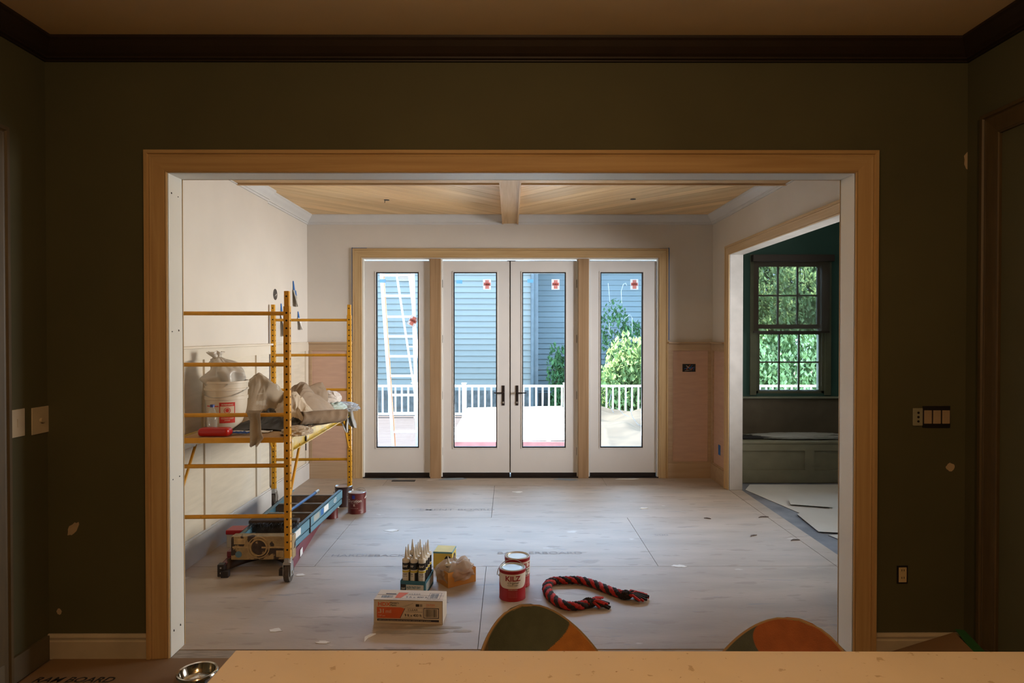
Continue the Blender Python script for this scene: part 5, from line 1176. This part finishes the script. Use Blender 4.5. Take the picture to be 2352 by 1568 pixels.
for px, py, rr, rz_, lab in ((2227, 367, .034, 1.6, 'tall pale filler patch high near the right corner'), (2183, 1072, .024, .9, 'round pale filler patch below the switches'), (168, 1214, .022, 1.9, 'diagonal pale filler smear on the wall left of opening'), (136, 1404, .014, 1.3, 'tiny pale filler spot above left baseboard')):
    p = P(px, py, YA); n = 14; rot = -.6 if px == 168 else 0
    pts = [(rr*math.cos(2*PI*i/n)*R.uniform(.7, 1.1), rr*rz_*math.sin(2*PI*i/n)*R.uniform(.75, 1.1)) for i in range(n)]; pts = [(x*math.cos(rot)-y*math.sin(rot), x*math.sin(rot)+y*math.cos(rot)) for x, y in pts]
    o = MB().prism(pts, 0, .0012, FRONT((p.x, YA, p.z))).build('filler_patch', pt); tag(o, lab, 'wall patch')
# --- left far wall: cable hole and taped bags
XW = XL
p = PX(632, 676, XW); t_ = thing('cable_hole', 'round hole with dark wires in the left wall', 'wiring hole', (XW, p.y, p.z))
MB().cyl((0, 0, 0), (.002, 0, 0), .055, n=28).build('hole', mat('hole_grey', (.06, .05, .045), .8, var=.6, scale=60), t_); MB().tube([(.002, -.02, -.02), (.012, 0, .005), (.004, .02, -.025)], .005, 6).build('wire', steel, t_)
for i, (pa, pb, w_, lab) in enumerate((((673, 645), (676, 704), .10, 'clear bag of hardware taped high on the left wall'), ((645, 697), (648, 772), .09, 'paper slip taped to left wall behind the scaffold rung'), ((684, 715), (686, 757), .09, 'white paper tag taped to left wall near the corner'))):
    a, b_ = PX(*pa, XW), PX(*pb, XW); t_ = thing('taped_bag' if i == 0 else 'taped_note', lab, 'bag' if i == 0 else 'paper', (XW, a.y, a.z)); h = a.z-b_.z
    MB().add([(.003, -.012, 0), (.004, .012, 0), (.012, .03, -h*.36), (.010, -.015, -h*.36)], [(0, 1, 2, 3)]).add([(.012, .0, -h*.36), (.012, .05, -h*.36), (.014, .09, -h*.55), (.014, .05, -h*.55)] if i == 0 else [(.012, -.01, -h*.36), (.012, .02, -h*.36), (.013, .03, -h*.42), (.013, -.01, -h*.42)], [(0, 1, 2, 3)]).build('blue_tape', bluetape, t_, solid=.001)
    MB().grid(lambda u, v: (.010+.05*v*(1-u)+.006*math.sin(u*7), -w_*.5+w_*u*(1+.3*v)+.02, -h*.36-v*h*.64), 10, 10).build('bag_sheet' if i == 0 else 'note_sheet', mat('bag_grey', (.40, .38, .33), .7, var=.35, scale=30) if i == 0 else paperw, t_, solid=.002)
# --- floor vent and loose bits
p = PF(927, 1104); vr = thing('floor_register', 'small dark floor vent slot near the left door mullion', 'vent', (p.x, p.y, 0))
MB().box((-.13, -.035, .0), (.13, .035, .004)).build('vent_plate', black, vr)
sc_ = mat('blue_grey_scrap', (.25, .30, .36), .8)
for i, (px, py, sx, sy, rz_, m_, lab) in enumerate(((1040, 1100, .16, .05, .1, sc_, 'flat grey film scrap before the left door leaf'), (1300, 1101, .14, .05, -.2, sc_, 'flat blue grey film scrap before the right door leaf'), (1440, 1100, .14, .03, .05, paperw, 'torn pale paper strip before the right sidelight'), (880, 1099, .2, .03, 0, sc_, 'torn film strip before the left sidelight'))):
    p = PF(px, py); o = MB().prism([(-sx, -sy*.6), (sx*.4, -sy), (sx, -sy*.2), (sx*.7, sy), (-sx*.6, sy*.8)], 0, .002).build('film_scrap', m_, loc=(p.x, min(p.y, YW-.06), .0015), rot=(0, 0, rz_)); tag(o, lab, 'scrap')
dm = mat('dark_chip', (.10, .07, .06), .8); 
cl2 = {0: 'beside the side opening', 1: 'on the sheet seam', 2: 'in the room middle'}
for i, (px, py, s_, lab) in enumerate(((1625, 1191, .03, 'small dark splinter on the seam left of the side opening'), (1753, 1188, .05, 'curled dark splinter close to the side opening'), (1826, 1241, .04, 'brown triangular chip near right jamb'), (1730, 1231, .04, 'forked dark splinter on the pale floor at right'), (848, 1465, .05, 'torn cream paper shred near the carton'), (1480, 1168, .04, 'pale wood chip in the middle of the floor'))):
    p = PF(px, py); o = MB().prism([(-s_, -s_*.15), (-.1*s_, s_*.1), (s_, -s_*.1), (s_*.6, s_*.35), (-s_*.2, s_*.45)], 0, .006).build('floor_scrap', paperw if i > 3 else dm, loc=(p.x, p.y, .0012), rot=(0, 0, R.uniform(-.6, .6))); tag(o, lab, 'scrap')
    if i == 4: o.rotation_euler.z = 1.1
# paper sheets on the side room floor
pz_ = mat('pale_floor_paper', (.52, .53, .52), .85, var=.08, scale=2)
def paperfloor(lab, pts, z, curl=0):
    q = [PF(x, y) for x, y in pts]; g = MB().prism([(a.x, a.y) for a in q], 0, .0025); o = g.build('floor_paper_sheet', pz_, loc=(0, 0, z)); tag(o, lab, 'paper'); return o
paperfloor('wide pale paper sheet covering the side room floor', [(1712, 1124), (1836, 1177), (1990, 1180), (2150, 1180), (2100, 1112), (1722, 1112)], -.004)
paperfloor('pale paper sheet with a curled corner in the side opening', [(1831, 1182), (1880, 1222), (1960, 1226), (2080, 1226), (2060, 1174), (1850, 1172)], .004)
paperfloor('paper offcut lying over the bigger sheet', [(1812, 1152), (1826, 1147), (1905, 1153), (1912, 1168), (1816, 1161)], .012)
paperfloor('near torn paper sheet by the right jamb', [(1903, 1228), (1960, 1252), (2080, 1252), (2060, 1226)], -.002)

# put each Empty at the base of its thing
def rebase(name, loc):
    t_ = sc.objects[name]; loc = Vector(loc); t_.location = loc
    for ch in t_.children: ch.matrix_parent_inverse = Matrix.Translation(-loc)
rebase('masking_tape', (ex0, YW-.001, zc_+.02)); rebase('roller_shade', (P(1820, 700, 7.58).x, 7.595, wz1)); rebase('braided_rope', (ctrl[5].x, ctrl[5].y, 0))
rebase('house', (cx, hy, -1.45)); rebase('floor_paper', (0, 1.5, 0))
